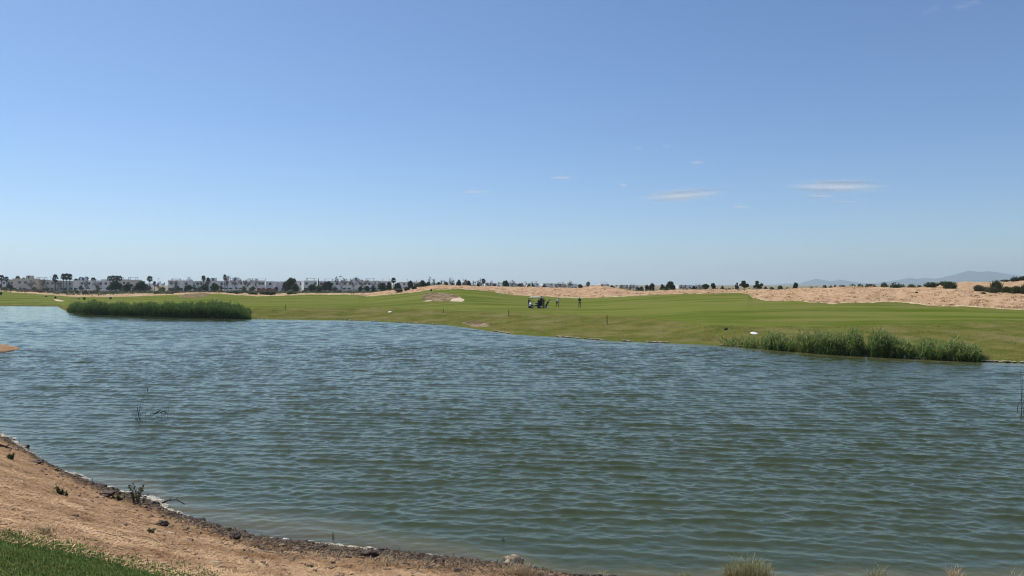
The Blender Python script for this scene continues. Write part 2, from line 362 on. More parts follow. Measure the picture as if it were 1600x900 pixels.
bankd = np.where(isfar, GY - farY(GP), 99); attr(gme, 'bank', full(np.clip(1 - bankd / 1.3, 0, 1)))

k = NT('ground')
cv = k.n('SeparateColor'); k.link(k.attr('cover').outputs['Color'], cv.inputs[0]); dn, rg, bw = cv.outputs
sh = k.n('SeparateColor'); k.link(k.attr('shore').outputs['Color'], sh.inputs[0]); lw, nrs, pl = sh.outputs
pln = k.attr('plain').outputs['Fac']; wet = k.attr('wet').outputs['Fac']; bnk = k.attr('bank').outputs['Fac']
n_big = k.noise(.05, 4); n_mid = k.noise(.35, 5, .6); n_fine = k.noise(3.0, 5, .65); n_xf = k.noise(26, 4, .7); n_band = k.noise(.10, 3, .5, stretch=(.25, 1.3, 1))
n_band2 = k.noise(.4, 3, .55, stretch=(.2, 1.2, 1))
# mown fairway
fair = k.mix(k.ramp(n_band, .38, .60), (.085, .12, .015), (.155, .178, .036))
fair = k.mix(k.ramp(n_band2, .42, .70, 0, .8), fair, (.20, .19, .06))
fair = k.mix(k.ramp(k.noise(.07, 5, .65), .50, .66, 0, .45), fair, (.19, .17, .06))
fair = k.mix(k.ramp(n_fine, .35, .8, 0, .30), fair, (.07, .10, .02))
rough_c = k.mix(k.ramp(n_mid, .35, .65), (.10, .115, .022), (.165, .152, .045))
rough_c = k.mix(k.ramp(n_fine, .4, .75, 0, .4), rough_c, (.085, .08, .024))
rough_c = k.mix(k.ramp(k.noise(.16, 4, .6), .48, .64, 0, .6), rough_c, (.22, .18, .08))
def thr(a, nz, soft_=.18, amt=.55):
    s_ = k.math('ADD', a, k.math('MULTIPLY', k.math('SUBTRACT', nz, .5), amt)); return k.ramp(s_, .5 - soft_, .5 + soft_)
g = k.mix(thr(rg, n_mid, .35, .9), fair, rough_c)
g = k.mix(k.ramp(bnk, .45, 1.0, 0, .8), g, (.10, .13, .02))
# dry dunes
dune_c = k.mix(k.ramp(n_mid, .3, .7), (.57, .385, .23), (.44, .285, .16))
dune_c = k.mix(k.ramp(n_fine, .45, .72, 0, .8), dune_c, (.24, .15, .095))
dune_c = k.mix(k.ramp(n_fine, .48, .30, 0, .55), dune_c, (.62, .43, .28))
dune_c = k.mix(k.ramp(k.noise(.55, 4, .7, stretch=(1, .5, 1)), .50, .64, 0, .62), dune_c, (.33, .19, .105))
dune_c = k.mix(k.ramp(k.noise(.9, 4, .7), .58, .7, 0, .6), dune_c, (.20, .17, .09))
edge = k.math('MULTIPLY', k.ramp(dn, .45, .6), k.ramp(dn, .98, .75))
dune_c = k.mix(k.math('MULTIPLY', edge, .85), dune_c, (.56, .46, .30))
g = k.mix(thr(dn, n_mid, .08, .35), g, dune_c)
bn = k.noise(.7, 5, .7, stretch=(1, .45, 1)); brown_c = k.mix(k.ramp(bn, .40, .60), (.10, .075, .04), (.33, .23, .15)); brown_c = k.mix(k.ramp(k.noise(.5, 4, .7), .5, .62, 0, .8), brown_c, (.085, .095, .03))
g = k.mix(thr(bw, bn, .15, .9), g, brown_c)
g = k.mix(k.ramp(pl, .3, .6), g, k.mix(n_fine, (.62, .52, .38), (.50, .36, .25)))
plain_c = k.mix(k.ramp(n_mid, .35, .65), (.27, .22, .13), (.36, .28, .18)); plain_c = k.mix(k.ramp(n_big, .4, .65), plain_c, (.13, .125, .06))
g = k.mix(pln, g, plain_c)
# near bank: dry litter over pinkish soil, darker and wetter by the water
ns_c = k.mix(k.ramp(n_fine, .3, .7), (.44, .28, .155), (.29, .17, .09))
ns_c = k.mix(k.ramp(n_xf, .5, .72, 0, .75), ns_c, (.17, .11, .07))
ns_c = k.mix(k.ramp(n_xf, .48, .3, 0, .6), ns_c, (.60, .44, .27))
ns_c = k.mix(k.ramp(k.noise(1.1, 5, .65), .52, .68, 0, .55), ns_c, (.20, .13, .085))
wt = k.math('ADD', wet, k.math('MULTIPLY', k.math('SUBTRACT', n_fine, .5), .7)); ns_c = k.mix(k.ramp(wt, .30, .75, 0, .92), ns_c, (.075, .054, .036))
ns_c = k.mix(thr(lw, n_fine, .12, .8), ns_c, k.mix(n_xf, (.06, .075, .02), (.12, .10, .04)))
zz = k.n('SeparateXYZ'); k.link(k.pos(), zz.inputs[0])
ns_c = k.mix(k.ramp(zz.outputs[2], .0, -.12), ns_c, (.16, .13, .075))
g = k.mix(k.ramp(nrs, .4, .6), g, ns_c)
g = k.mix(k.ramp(zz.outputs[2], .02, -.1), g, (.17, .14, .08))
k.link(g, k.p.inputs['Base Color']); k.p.inputs['Roughness'].default_value = 1; k.p.inputs['Specular IOR Level'].default_value = 0
hgt = k.math('ADD', k.math('MULTIPLY', n_fine, 1.0), k.math('MULTIPLY', n_xf, .18)); k.bump(hgt, .55, .16)
ground = obj('ground', gme, k.m); tag(ground, kind='structure')

# ------------------------------------------------------------------ lake water with real waves
wc = np.concatenate([np.arange(-640, -20, 10), np.arange(-20, 1622, 1.7), np.arange(1630, 2221, 10)])
wr = np.concatenate([np.arange(11.6, 24, .036), np.arange(24, 34, .055), np.arange(34, 60, .075), np.arange(60, 100, .12), np.arange(100, 195, .22)])
WP, WY = np.meshgrid(wc, wr); WX = (WP - 800) / FPX * WY; WX = WX.astype(np.float32); WY = WY.astype(np.float32); WP = WP.astype(np.float32)
r = np.random.RandomState(5); H = np.zeros_like(WX); DX = np.zeros_like(WX); DY = np.zeros_like(WX)
calm = .76 + .12 * np.clip(waves2(WX, WY * .7, 16, 1, 6, 31), -1.4, 1.4)
dsh = np.minimum(WY - nearY(WP), farY(WP) - WY); calm = calm * np.clip(.18 + dsh / 4.5, .18, 1)
calm = (calm * (1 - .35 * sst(260, -80, WP) * sst(30, 16, WY))).astype(np.float32)
spc = np.gradient(wr).astype(np.float32)[:, None]
NW = 84
for i in range(NW):
    t = (i + r.uniform(0, 1)) / NW; lam = .13 * (1.7 / .13) ** t
    ang = -math.pi / 2 + R(-9) + r.normal(0, .22 if lam > .45 else .48); kx, ky = np.float32(math.cos(ang)), np.float32(math.sin(ang)); kk = np.float32(2 * math.pi / lam)
    slope = np.float32(.037 * math.exp(-((math.log(lam / .60)) / .55) ** 2) + .024 * math.exp(-((math.log(lam / .24)) / .6) ** 2) + .006)
    A = slope / kk; ph = kk * (kx * WX + ky * WY) + np.float32(r.uniform(0, 6.28))
    # wave groups: each train swells and fades along its way
    f32 = np.float32; env = f32(1) + f32(.6) * np.sin(kk * f32(.11) * (kx * WX + ky * WY) + f32(r.uniform(0, 6.28)) + f32(2.1) * np.sin(kk * f32(.09) * (-ky * WX + kx * WY) + f32(r.uniform(0, 6.28))))
    a_ = A * env * np.clip((f32(lam) / spc - f32(2.6)) / f32(2), 0, 1)   # no wave finer than the mesh can carry
    H += a_ * np.cos(ph); s_ = f32(.8) * a_ * np.sin(ph); DX -= kx * s_; DY -= ky * s_
WV = np.stack([WX + DX * calm, WY + DY * calm, H * calm], -1).reshape(-1, 3)
wn, wm = WP.shape; ii = np.arange((wn - 1) * wm).reshape(wn - 1, wm)[:, :-1].ravel()
wme = mesh_np('water', WV, np.stack([ii, ii + 1, ii + wm + 1, ii + wm], 1), True)
attr(wme, 'depth', np.maximum(-terrain(WP, WY, False), 0).ravel())
k = NT('lake_water'); dep = k.attr('depth').outputs['Fac']
murk = k.mix(k.ramp(dep, .02, .42), (.135, .115, .05), (.045, .057, .025))
rip = k.math('ADD', k.noise(9, 3, .6, stretch=(.5, 1, 1)), k.math('MULTIPLY', k.noise(28, 2, .5, stretch=(.6, 1, 1)), .3)); bp = k.n('Bump'); k.link(rip, bp.inputs['Height']); bp.inputs['Strength'].default_value = .32; bp.inputs['Distance'].default_value = .026
dif = k.n('BsdfDiffuse'); k.link(murk, dif.inputs[0]); tpw = k.n('BsdfTransparent'); clr = k.n('MixShader'); k.link(k.ramp(dep, .0, .22, .3, 1), clr.inputs[0]); k.link(tpw.outputs[0], clr.inputs[1]); k.link(dif.outputs[0], clr.inputs[2])
gl = k.n('BsdfGlossy'); gl.inputs['Color'].default_value = (.99, .985, .87, 1); gl.inputs['Roughness'].default_value = .04; k.link(bp.outputs[0], gl.inputs['Normal'])
fr = k.n('Fresnel'); fr.inputs['IOR'].default_value = 1.333; k.link(bp.outputs[0], fr.inputs['Normal']); wm_ = k.n('MixShader'); k.link(fr.outputs[0], wm_.inputs[0]); k.link(clr.outputs[0], wm_.inputs[1]); k.link(gl.outputs[0], wm_.inputs[2]); k.link(wm_.outputs[0], k.out.inputs['Surface'])
water = obj('water', wme, k.m); tag(water, kind='structure')
del GP, GY, GX, GZ, PYg, V, Vall, WV, WX, WY, WP, H, DX, DY

# ------------------------------------------------------------------ far mountains, haze, clouds
def mountain(name, pts, Y, depth, label, seed):
    """ridge line given by bearing and height angle, built as a real massif with its own depth"""
    pts = np.array(pts, float); n = 90; px = np.linspace(pts[0, 0], pts[-1, 0], n); py = np.interp(px, pts[:, 0], pts[:, 1])
    X = (px - 800) / FPX * Y; Z = np.maximum(EYE + (HOR - py) / FPX * Y, 0); r = np.random.RandomState(seed); vs = []; m = 17
    for j in range(m):
        t = j / (m - 1) * 2 - 1; prof_ = 1 - abs(t) ** .9
        rid = np.sin(np.arange(n) * .55 + 2.2 * t + r.uniform(0, 6)) * .10 + np.sin(np.arange(n) * 1.25 - 3 * t) * .06
        zz_ = Z * np.clip(prof_ * (1 + rid * (abs(t) > .05) * (1 - prof_) * 2), 0, 1)
        vs.append(np.stack([X + t * 40, Y + t * depth + 0 * X, zz_ - 1], -1))
    ii = np.arange((m - 1) * n).reshape(m - 1, n)[:, :-1].ravel()
    me = mesh_np(name, np.concatenate(vs), np.stack([ii, ii + 1, ii + n + 1, ii + n], 1), True)
    o = obj(name, me, M['mount']); tag(o, label, None, None, 'structure'); return o
k = NT('mountain_scrub'); nz = k.noise(.004, 6, .6)
k.link(k.mix(k.ramp(nz, .35, .65), (.075, .08, .065), (.045, .055, .04)), k.p.inputs['Base Color']); k.p.inputs['Roughness'].default_value = 1; M['mount'] = k.m
mountain('mountain', [(1385, 446), (1405, 438), (1420, 434.2), (1432, 435.6), (1446, 434), (1458, 435.4), (1478, 433.5), (1492, 430), (1503, 425.5), (1514, 422.7), (1522, 423.8), (1532, 424.8), (1545, 423.6), (1560, 425.5), (1585, 429.6), (1610, 434), (1660, 441), (1700, 446)], 9200, 1200, 'broad blue mountain at right', 1)
mountain('mountain', [(1258, 446), (1264, 441), (1268, 437.5), (1274, 435.2), (1284, 437), (1296, 439.3), (1304, 438.8), (1311, 436.5), (1322, 438.3), (1340, 441.5), (1365, 443), (1390, 446)], 9900, 800, 'pale ridge left of the mountain', 2)
mountain('mountain', [(1205, 446), (1216, 444), (1228, 442.6), (1240, 443.2), (1252, 443), (1275, 444.5), (1290, 446)], 10400, 700, 'faint low ridge', 3)

hz = MB(); hz.box((0, 3300, 128), (26000, 16000, 272)); hm = bpy.data.materials.new('haze'); hm.use_nodes = True; t_ = hm.node_tree
t_.nodes.remove(t_.nodes['Principled BSDF']); vol = t_.nodes.new('ShaderNodeVolumePrincipled'); vol.inputs['Color'].default_value = (.72, .88, 1, 1); vol.inputs['Density'].default_value = 1.2e-4; vol.inputs['Anisotropy'].default_value = .4
t_.links.new(vol.outputs[0], t_.nodes['Material Output'].inputs['Volume'])
haze = hz.build('haze', hm); tag(haze, kind='stuff')

def cloud(px, py, wpx, hpx, dens, label, tilt=0, seed=0, Y=9000):
    """a thin wisp of vapour: a closed lens of scattering veil, denser in streaks and open at its rim"""
    c = Vector(((px - 800) / FPX * Y, Y, EYE + (HOR - py) / FPX * Y)); a = wpx * 1.12 / FPX * Y / 2; b = hpx * 1.25 / FPX * Y / 2
    mb = MB(); mb.lump((0, 0, 0), (1, 1, 1), 0, 28, 18); k = NT('cloud_vapour'); oc = k.objpos()
    sp = k.n('SeparateXYZ'); k.link(oc, sp.inputs[0]); rad_ = k.math('SQRT', k.math('ADD', k.math('MULTIPLY', sp.outputs[0], sp.outputs[0]), k.math('MULTIPLY', sp.outputs[2], sp.outputs[2])))
    mp = k.n('Mapping'); k.link(oc, mp.inputs[0]); mp.inputs[3].default_value = (2.2 * max(wpx, 40) / 130, .8, 1.2); mp.inputs[1].default_value = (seed * 3.1, 0, seed); nz = k.n('TexNoise'); k.link(mp.outputs[0], nz.inputs[0]); nz.inputs['Scale'].default_value = 1.5; nz.inputs['Detail'].default_value = 6; nz.inputs['Roughness'].default_value = .6
    al = k.math('MULTIPLY', k.ramp(k.math('ADD', rad_, k.math('MULTIPLY', k.math('SUBTRACT', nz.outputs[0], .5), .9)), .95, .05), k.ramp(nz.outputs[0], .30, .75, .35, 1)); al = k.math('MULTIPLY', al, dens * .3)
    tr = k.n('BsdfTranslucent'); tr.inputs[0].default_value = (.95, .95, .95, 1); k.p.inputs['Base Color'].default_value = (.95, .95, .95, 1); k.p.inputs['Roughness'].default_value = 1; k.p.inputs['Specular IOR Level'].default_value = 0
    m1 = k.n('MixShader'); m1.inputs[0].default_value = .5; k.link(k.p.outputs[0], m1.inputs[1]); k.link(tr.outputs[0], m1.inputs[2]); tp_ = k.n('BsdfTransparent'); m2 = k.n('MixShader'); k.link(al, m2.inputs[0]); k.link(tp_.outputs[0], m2.inputs[1]); k.link(m1.outputs[0], m2.inputs[2]); k.link(m2.outputs[0], k.out.inputs['Surface'])
    o = mb.build('cloud', k.m, None, True); o.location = c; o.scale = (a, b * 1.2 + 60, b); o.rotation_euler = (0, tilt, 0)
    tag(o, label, 'cloud', 'small thin clouds in the clear sky')
cloud(1066, 305, 150, 20, 2.4, 'long thin white streak of cloud sloping up to the right', R(-4.5), 1)
cloud(1306, 291, 170, 20, 2.9, 'brightest flat white wisp of cloud, right of the sloping streak', 0, 2)
cloud(1281, 306, 46, 8, 1.8, 'thin sliver of cloud just under the brightest flat wisp', 0, 3)
cloud(1320, 315, 66, 7, .9, 'faintest flat sliver, lowest under the brightest wisp', 0, 4)
cloud(1090, 254, 22, 8, 1.3, 'tiny bright puff of cloud above the sloping streak', 0, 5)
cloud(878, 277.5, 46, 7, 1.2, 'pair of tiny cloud flecks near the middle of the sky', 0, 6)
cloud(743, 299.5, 52, 8, 1.1, 'tiny broken wisp of cloud farthest left in the sky', 0, 7)
cloud(1158, 323, 34, 8, 1.4, 'small faint wisp of cloud between the streak and the brightest wisp', 0, 8)
cloud(974, 289, 16, 7, 1.4, 'speck of cloud just above the left end of the sloping streak', 0, 9)
cloud(996, 232, 20, 8, .5, 'faint speck of cloud high above the left end of the streak', 0, 10)
cloud(1042, 228, 18, 8, .5, 'faint speck of cloud high above the middle of the streak', 0, 11)
cloud(1510, 8, 40, 12, .6, 'faint fleck of cloud at the top right of the sky', 0, 12)
cloud(1452, 17, 26, 9, .45, 'faintest fleck beside the top right cloud fleck', 0, 13)

# ------------------------------------------------------------------ plant prototypes (unit width and height)
def cards(pts, size, rg_, upr=0., aspect=1.6):
    n = len(pts); d = rg_.normal(size=(n, 3)); d /= np.linalg.norm(d, axis=1)[:, None]; d[:, 2] = d[:, 2] * (1 - upr) + upr
    d /= np.linalg.norm(d, axis=1)[:, None]; e = np.cross(d, rg_.normal(size=(n, 3))); e /= np.linalg.norm(e, axis=1)[:, None] + 1e-9
    s = size * rg_.uniform(.6, 1.4, n)[:, None]; a = d * s * aspect / 2; b = e * s / 2
    v = np.stack([pts - a, pts + b * .9, pts + a, pts - b * .9], 1).reshape(-1, 3); return v, np.arange(n * 4).reshape(n, 4)
def leafmesh(name, v, f, tint):
    me = mesh_np(name, v, f); attr(me, 'tint', np.repeat(tint, 4)); return me
def lobes_points(lobes, n, rg_, shell=.55):
    out = []; wts = np.array([l[3] * l[4] * l[5] for l in lobes]) ** .67; wts /= wts.sum()
    for l, wgt in zip(lobes, wts):
        m = int(n * wgt); d = rg_.normal(size=(m, 3)); d /= np.linalg.norm(d, axis=1)[:, None]; rad = rg_.uniform(shell ** 3, 1, m) ** (1 / 3)
        rad *= 1 + .14 * np.sin(d[:, 0] * 7 + l[0] * 20) * np.cos(d[:, 1] * 6 + d[:, 2] * 5)
        out.append(np.array(l[:3]) + d * rad[:, None] * np.array(l[3:]))
    return np.concatenate(out)
def crown_mesh(seed, n, lobes, size, shell=.5, upr=0.):
    r_ = np.random.RandomState(seed); p = lobes_points(lobes, n, r_, shell); v, f = cards(p, size, r_, upr); t = np.clip(r_.normal(.45, .25, len(p)), 0, 1); return leafmesh('crown', v, f, t)
def rand_lobes(seed, k, base_, top, wid=.5):
    r_ = random.Random(seed); L = [(0, 0, (base_ + top) / 2, wid * .62, wid * .62, (top - base_) * .44)]
    for i in range(k):
        a = i * 6.283 / k + r_.uniform(-.4, .4); rr = r_.uniform(.16, .30); s = r_.uniform(.17, .26); zc = r_.uniform(base_ + s * .8, top - s)
        L.append((math.cos(a) * rr, math.sin(a) * rr, zc, s, s, s * r_.uniform(.75, 1.0)))
    L.append((r_.uniform(-.1, .1), 0, top - .17, .22, .22, .17)); return L
PROTO = {}
def round_proto(seed, lobes, n=1500, size=.075, trunk_top=.4, r0=.035):
    tb = MB(); rr = random.Random(seed); tb.tube([(0, 0, -.08), (.01, 0, trunk_top * .5), (0, .01, trunk_top)], [r0, r0 * .8, r0 * .6])
    for i in range(4):
        a = i * 1.6 + rr.random(); tb.tube([(0, 0, trunk_top * .7), (math.cos(a) * .15, math.sin(a) * .15, trunk_top + .15), (math.cos(a) * .28, math.sin(a) * .28, trunk_top + .33)], [r0 * .5, r0 * .35, r0 * .15], 5)
    return dict(trunk=tb.mesh('trunk', True), crown=crown_mesh(seed, n, lobes, size))
for i in range(5): PROTO['round%d' % i] = round_proto(40 + i, rand_lobes(40 + i, 5 + i % 3, .14 + .06 * (i % 2), 1.0))
PROTO['airy0'] = round_proto(60, [(-.3, 0, .55, .2, .2, .16), (-.05, .1, .72, .2, .2, .15), (.22, -.05, .88, .17, .17, .12), (.33, .05, .58, .17, .17, .13), (.02, -.1, .45, .26, .26, .14)], 900, .07, .45, .025)
PROTO['airy1'] = round_proto(61, [(-.32, 0, .62, .16, .16, .14), (.05, .1, .55, .26, .22, .2), (.15, -.05, .85, .18, .17, .15), (.36, .05, .45, .14, .15, .15), (-.1, 0, .36, .25, .25, .13)], 900, .07, .4, .025)
def shrub_proto(seed, n=700, size=.10, spiky=False):
    r_ = random.Random(seed); L = [(0, 0, .38, .42, .42, .5)]
    for i in range(5):
        a = i * 1.257 + r_.uniform(-.3, .3); rr = r_.uniform(.2, .3); s = r_.uniform(.2, .3); L.append((math.cos(a) * rr, math.sin(a) * rr, s * r_.uniform(.9, 1.5), s, s, s))
    st = MB()
    for i in range(5):
        a = i * 1.3; st.tube([(0, 0, -.1), (math.cos(a) * .12, math.sin(a) * .12, .25), (math.cos(a) * .26, math.sin(a) * .26, .5)], [.022, .015, .006], 4)
    if not spiky: return dict(stem=st.mesh('stem'), foliage=crown_mesh(seed, n, L, size, .45))
    r2 = np.random.RandomState(seed); v = []; f = []; t = []
    for i in range(n):
        a = r2.uniform(0, 6.283); el = abs(r2.normal(.0, .55)); d = np.array([math.sin(el) * math.cos(a), math.sin(el) * math.sin(a), math.cos(el)]); ln_ = r2.uniform(.55, 1.0) * (1 if el < .6 else .85)
        b = np.array([r2.normal(0, .10), r2.normal(0, .10), 0]); tip = b + d * ln_ * np.array([.55, .55, 1.0]) * 1.0; tip[2] = tip[2] - .15 * el; mid_ = b + (tip - b) * .55 + np.array([0, 0, .08])
        sd = np.cross(d, r2.normal(size=3)); sd /= np.linalg.norm(sd); sd *= .016; k0 = len(v); v += [b - sd, b + sd, mid_ + sd, mid_ - sd, mid_ - sd, mid_ + sd, tip + sd * .15, tip - sd * .15]; f += [(k0, k0 + 1, k0 + 2, k0 + 3), (k0 + 4, k0 + 5, k0 + 6, k0 + 7)]; tt = r2.uniform(); t += [tt] * 8
    me = mesh_np('foliage', np.array(v), np.array(f)); attr(me, 'tint', t); return dict(stem=st.mesh('stem'), foliage=me)
for i in range(4): PROTO['shrub%d' % i] = shrub_proto(80 + i)
for i in range(2): PROTO['spiky%d' % i] = shrub_proto(90 + i, 1100, spiky=True)
def palm_proto(seed, ch=.34, trunk_r=.035, lean=.0, n=34):
    """fan palm: unit height, crown one unit wide"""
    r_ = np.random.RandomState(seed); tb = MB(); tz = 1 - ch * .62
    tb.tube([(0, 0, -.05), (lean * .3, 0, tz * .35), (lean * .8, 0, tz * .75), (lean, 0, tz)], [trunk_r * 1.35, trunk_r, trunk_r * .9, trunk_r * .95], 8)
    out = {}
    for part, cnt, elr in (('fronds', n, (-.5, 1.3)), ('dry_fronds', n // 2, (-1.35, -.6))):
        v = []; f = []; t = []
        for i in range(cnt):
            a = r_.uniform(0, 6.283); el = r_.uniform(*elr); d = np.array([math.cos(a) * math.cos(el), math.sin(a) * math.cos(el), math.sin(el)])
            c0 = np.array([lean, 0, tz]); pet = .22 * (1 if part == 'fronds' else .5); hub_ = c0 + d * np.array([pet, pet, pet * ch * 2.0])
            sd = np.cross(d, [0, 0, 1.]); sd /= np.linalg.norm(sd) + 1e-9; up = np.cross(sd, d); L_ = .30 * r_.uniform(.8, 1.1) * (1 if part == 'fronds' else .7); tt = r_.uniform()
            for j in range(9):
                b = (j - 4) * .36; q = d * math.cos(b) + sd * math.sin(b); tip = hub_ + (q * L_ - np.array([0, 0, .07 + .10 * r_.uniform()])) * np.array([1, 1, ch * 2.0]); wd = (sd * math.cos(b) - d * math.sin(b)) * .022
                m_ = (hub_ + tip) / 2 + np.array([0, 0, .02]); k0 = len(v); v += [hub_, m_ + wd, tip, m_ - wd]; f.append((k0, k0 + 1, k0 + 2, k0 + 3)); t += [tt] * 4
            k0 = len(v); wd = sd * .008; v += [c0 - wd, c0 + wd, hub_ + wd, hub_ - wd]; f.append((k0, k0 + 1, k0 + 2, k0 + 3)); t += [.9] * 4
        me = mesh_np(part, np.array(v), np.array(f)); attr(me, 'tint', t); out[part] = me
    out['trunk'] = tb.mesh('trunk', True); return out
PROTO['palm0'] = palm_proto(1, .26, .05, .02); PROTO['palm1'] = palm_proto(2, .26, .045, -.03); PROTO['palm2'] = palm_proto(3, .38, .075, .03, 40)
def bare_proto(seed, spread=.5):
    """leafless tree of fine grey branches with some fine twig sprays"""
    r_ = random.Random(seed); tb = MB(); tips = []
    def br(p, d, ln_, rad, lv):
        q = p + d * ln_; md = p + d * ln_ * .5 + Vector((r_.uniform(-1, 1), r_.uniform(-1, 1), 0)) * ln_ * .06
        tb.tube([p, md, q], [rad, rad * .85, rad * .7], 5 if lv < 2 else 3)
        if lv >= 4: tips.append(q); return
        for i in range(3 if lv < 3 else 2):
            a = r_.uniform(0, 6.283); t = r_.uniform(.35, .8); nd = (d + Vector((math.cos(a) * t, math.sin(a) * t, r_.uniform(-.1, .25)))).normalized(); br(q if i < 2 else md, nd, ln_ * r_.uniform(.62, .85), rad * .6, lv + 1)
    br(Vector((0, 0, -.05)), Vector((0, 0, 1)), .36, .03, 0)
    v = np.array([tuple(p) for p in tb.v]); hz_ = v[:, 2].max(); wx = np.abs(v[:, :2]).max(); v[:, 2] /= hz_; v[:, :2] *= spread / wx; tb.v = [tuple(p) for p in v]
    tp = np.array([(p.x * spread / wx, p.y * spread / wx, p.z / hz_) for p in tips]); r2 = np.random.RandomState(seed); pts = np.repeat(tp, 3, 0) + r2.normal(0, .05, (len(tp) * 3, 3)); v, f = cards(pts, .045, r2, .25, 4)
    return dict(branches=tb.mesh('branches'), crown=leafmesh('crown', v, f, r2.uniform(size=len(pts))))
for i in range(3): PROTO['bare%d' % i] = bare_proto(20 + i)
def cyp_proto(seed):
    L = [(0, 0, .3, .42, .42, .26), (.03, 0, .5, .36, .36, .26), (0, .03, .72, .25, .25, .2), (0, 0, .88, .13, .13, .13)]; tb = MB(); tb.tube([(0, 0, -.05), (0, 0, .5)], [.1, .05]); return dict(trunk=tb.mesh('trunk'), crown=crown_mesh(seed, 700, L, .12, .4, .5))
PROTO['cyp'] = cyp_proto(5)
MATS = dict(trunk='bark', stem='bark', branches='twig', twigs='twig', dry_fronds='palm_dry', fronds='palm')
_cache = {}
def plant(name, proto, px, Y, top, wpx, label, cat, group=None, leaf='leaf_dark', zoff=0., rz=None):
    """a plant standing on the land at distance Y, rising to photo row top, wpx wide"""
    p = P(px, Y, zoff); h = max(EYE + (HOR - top) / FPX * Y - p.z, .35); wd = wpx / FPX * Y
    o = empty(name, p, random.uniform(0, 6.28) if rz is None else rz); o.scale = (wd, wd, h); tag(o, label, cat, group)
    for part, me in PROTO[proto].items():
        mk = MATS.get(part, leaf) if part not in ('crown', 'foliage') else ('twig' if proto.startswith('bare') else leaf)
        if part == 'trunk' and proto.startswith('palm'): mk = 'palmbark'
        key = (proto, part, mk)
        if key not in _cache:
            m2 = me.copy(); m2.materials.append(M[mk]); _cache[key] = m2
        c = bpy.data.objects.new(part, _cache[key]); COL.objects.link(c); c.parent = o
    return o

# ---- fan palms
GPALM = 'fan palms rising over the white houses'
for px, Y, top, wp, pr, lab in [
    (2.5, 395, 430, 9, 'palm0', 'taller fan palm of the pair at the left end of the houses'),
    (10.5, 405, 432.5, 7, 'palm1', 'smaller fan palm of the pair at the left end of the houses'),
    (28, 470, 431.5, 9, 'palm2', 'fan palm behind the cream house at left, its crown just over the roof'),
    (46, 470, 431, 8, 'palm0', 'fan palm rising over the right end of the cream house roof'),
    (37, 480, 434, 7, 'palm1', 'lowest fan palm crown between two others over the cream house roof'),
    (86.5, 400, 429, 10, 'palm2', 'lone bushy fan palm just left of the tight clump of three palms'),
    (99, 400, 428, 9, 'palm0', 'left palm of the tight clump of three tall fan palms'),
    (104, 402, 427.8, 9, 'palm1', 'middle palm of the tight clump of three tall fan palms'),
    (109, 400, 428.3, 9, 'palm0', 'right palm of the tight clump of three tall fan palms'),
    (119, 470, 435.5, 9, 'palm2', 'low fan palm crown over the left corner of the long grey house'),
    (127, 470, 433, 9, 'palm1', 'second palm crown from the left over the long grey house'),
    (135, 470, 432.7, 8, 'palm0', 'third palm crown from the left over the long grey house'),
    (146, 470, 434, 9, 'palm1', 'rightmost single palm crown over the long grey house roof'),
    (171, 430, 431.5, 8, 'palm0', 'leftmost of the four fan palms in a row above the big round tree'),
    (177, 432, 430.8, 9, 'palm1', 'second from left of the four fan palms above the big round tree'),
    (182, 430, 431, 9, 'palm0', 'third from left of the four fan palms above the big round tree'),
    (187, 432, 431.3, 8, 'palm1', 'rightmost of the four fan palms in a row above the big round tree'),
    (234, 385, 431.8, 10, 'palm0', 'lone fan palm on a bare trunk right of the roundest dark tree'),
    (241.5, 440, 439.5, 6, 'palm2', 'tiny fan palm right of the lone palm on a bare trunk'),
    (318, 430, 431, 8, 'palm1', 'taller fan palm of the pair behind the middle house'),
    (325, 432, 434, 8, 'palm2', 'shorter bushy fan palm of the pair behind the middle house'),
    (351.3, 385, 429.3, 6.5, 'palm0', 'tall thin fan palm with a small flat crown in front of the long terrace'),
    (615, 360, 434.3, 9, 'palm0', 'fan palm over the dark trees at the right end of the houses'),
    (755.5, 330, 435.8, 8, 'palm1', 'fan palm on the dune skyline left of the golf cart'),
    (919, 420, 440.5, 8, 'palm2', 'small dark palm on the highest hump of the middle dune')]:
    plant('fan_palm', pr, px, Y, top, wp, lab, 'palm tree', GPALM, 'palm')

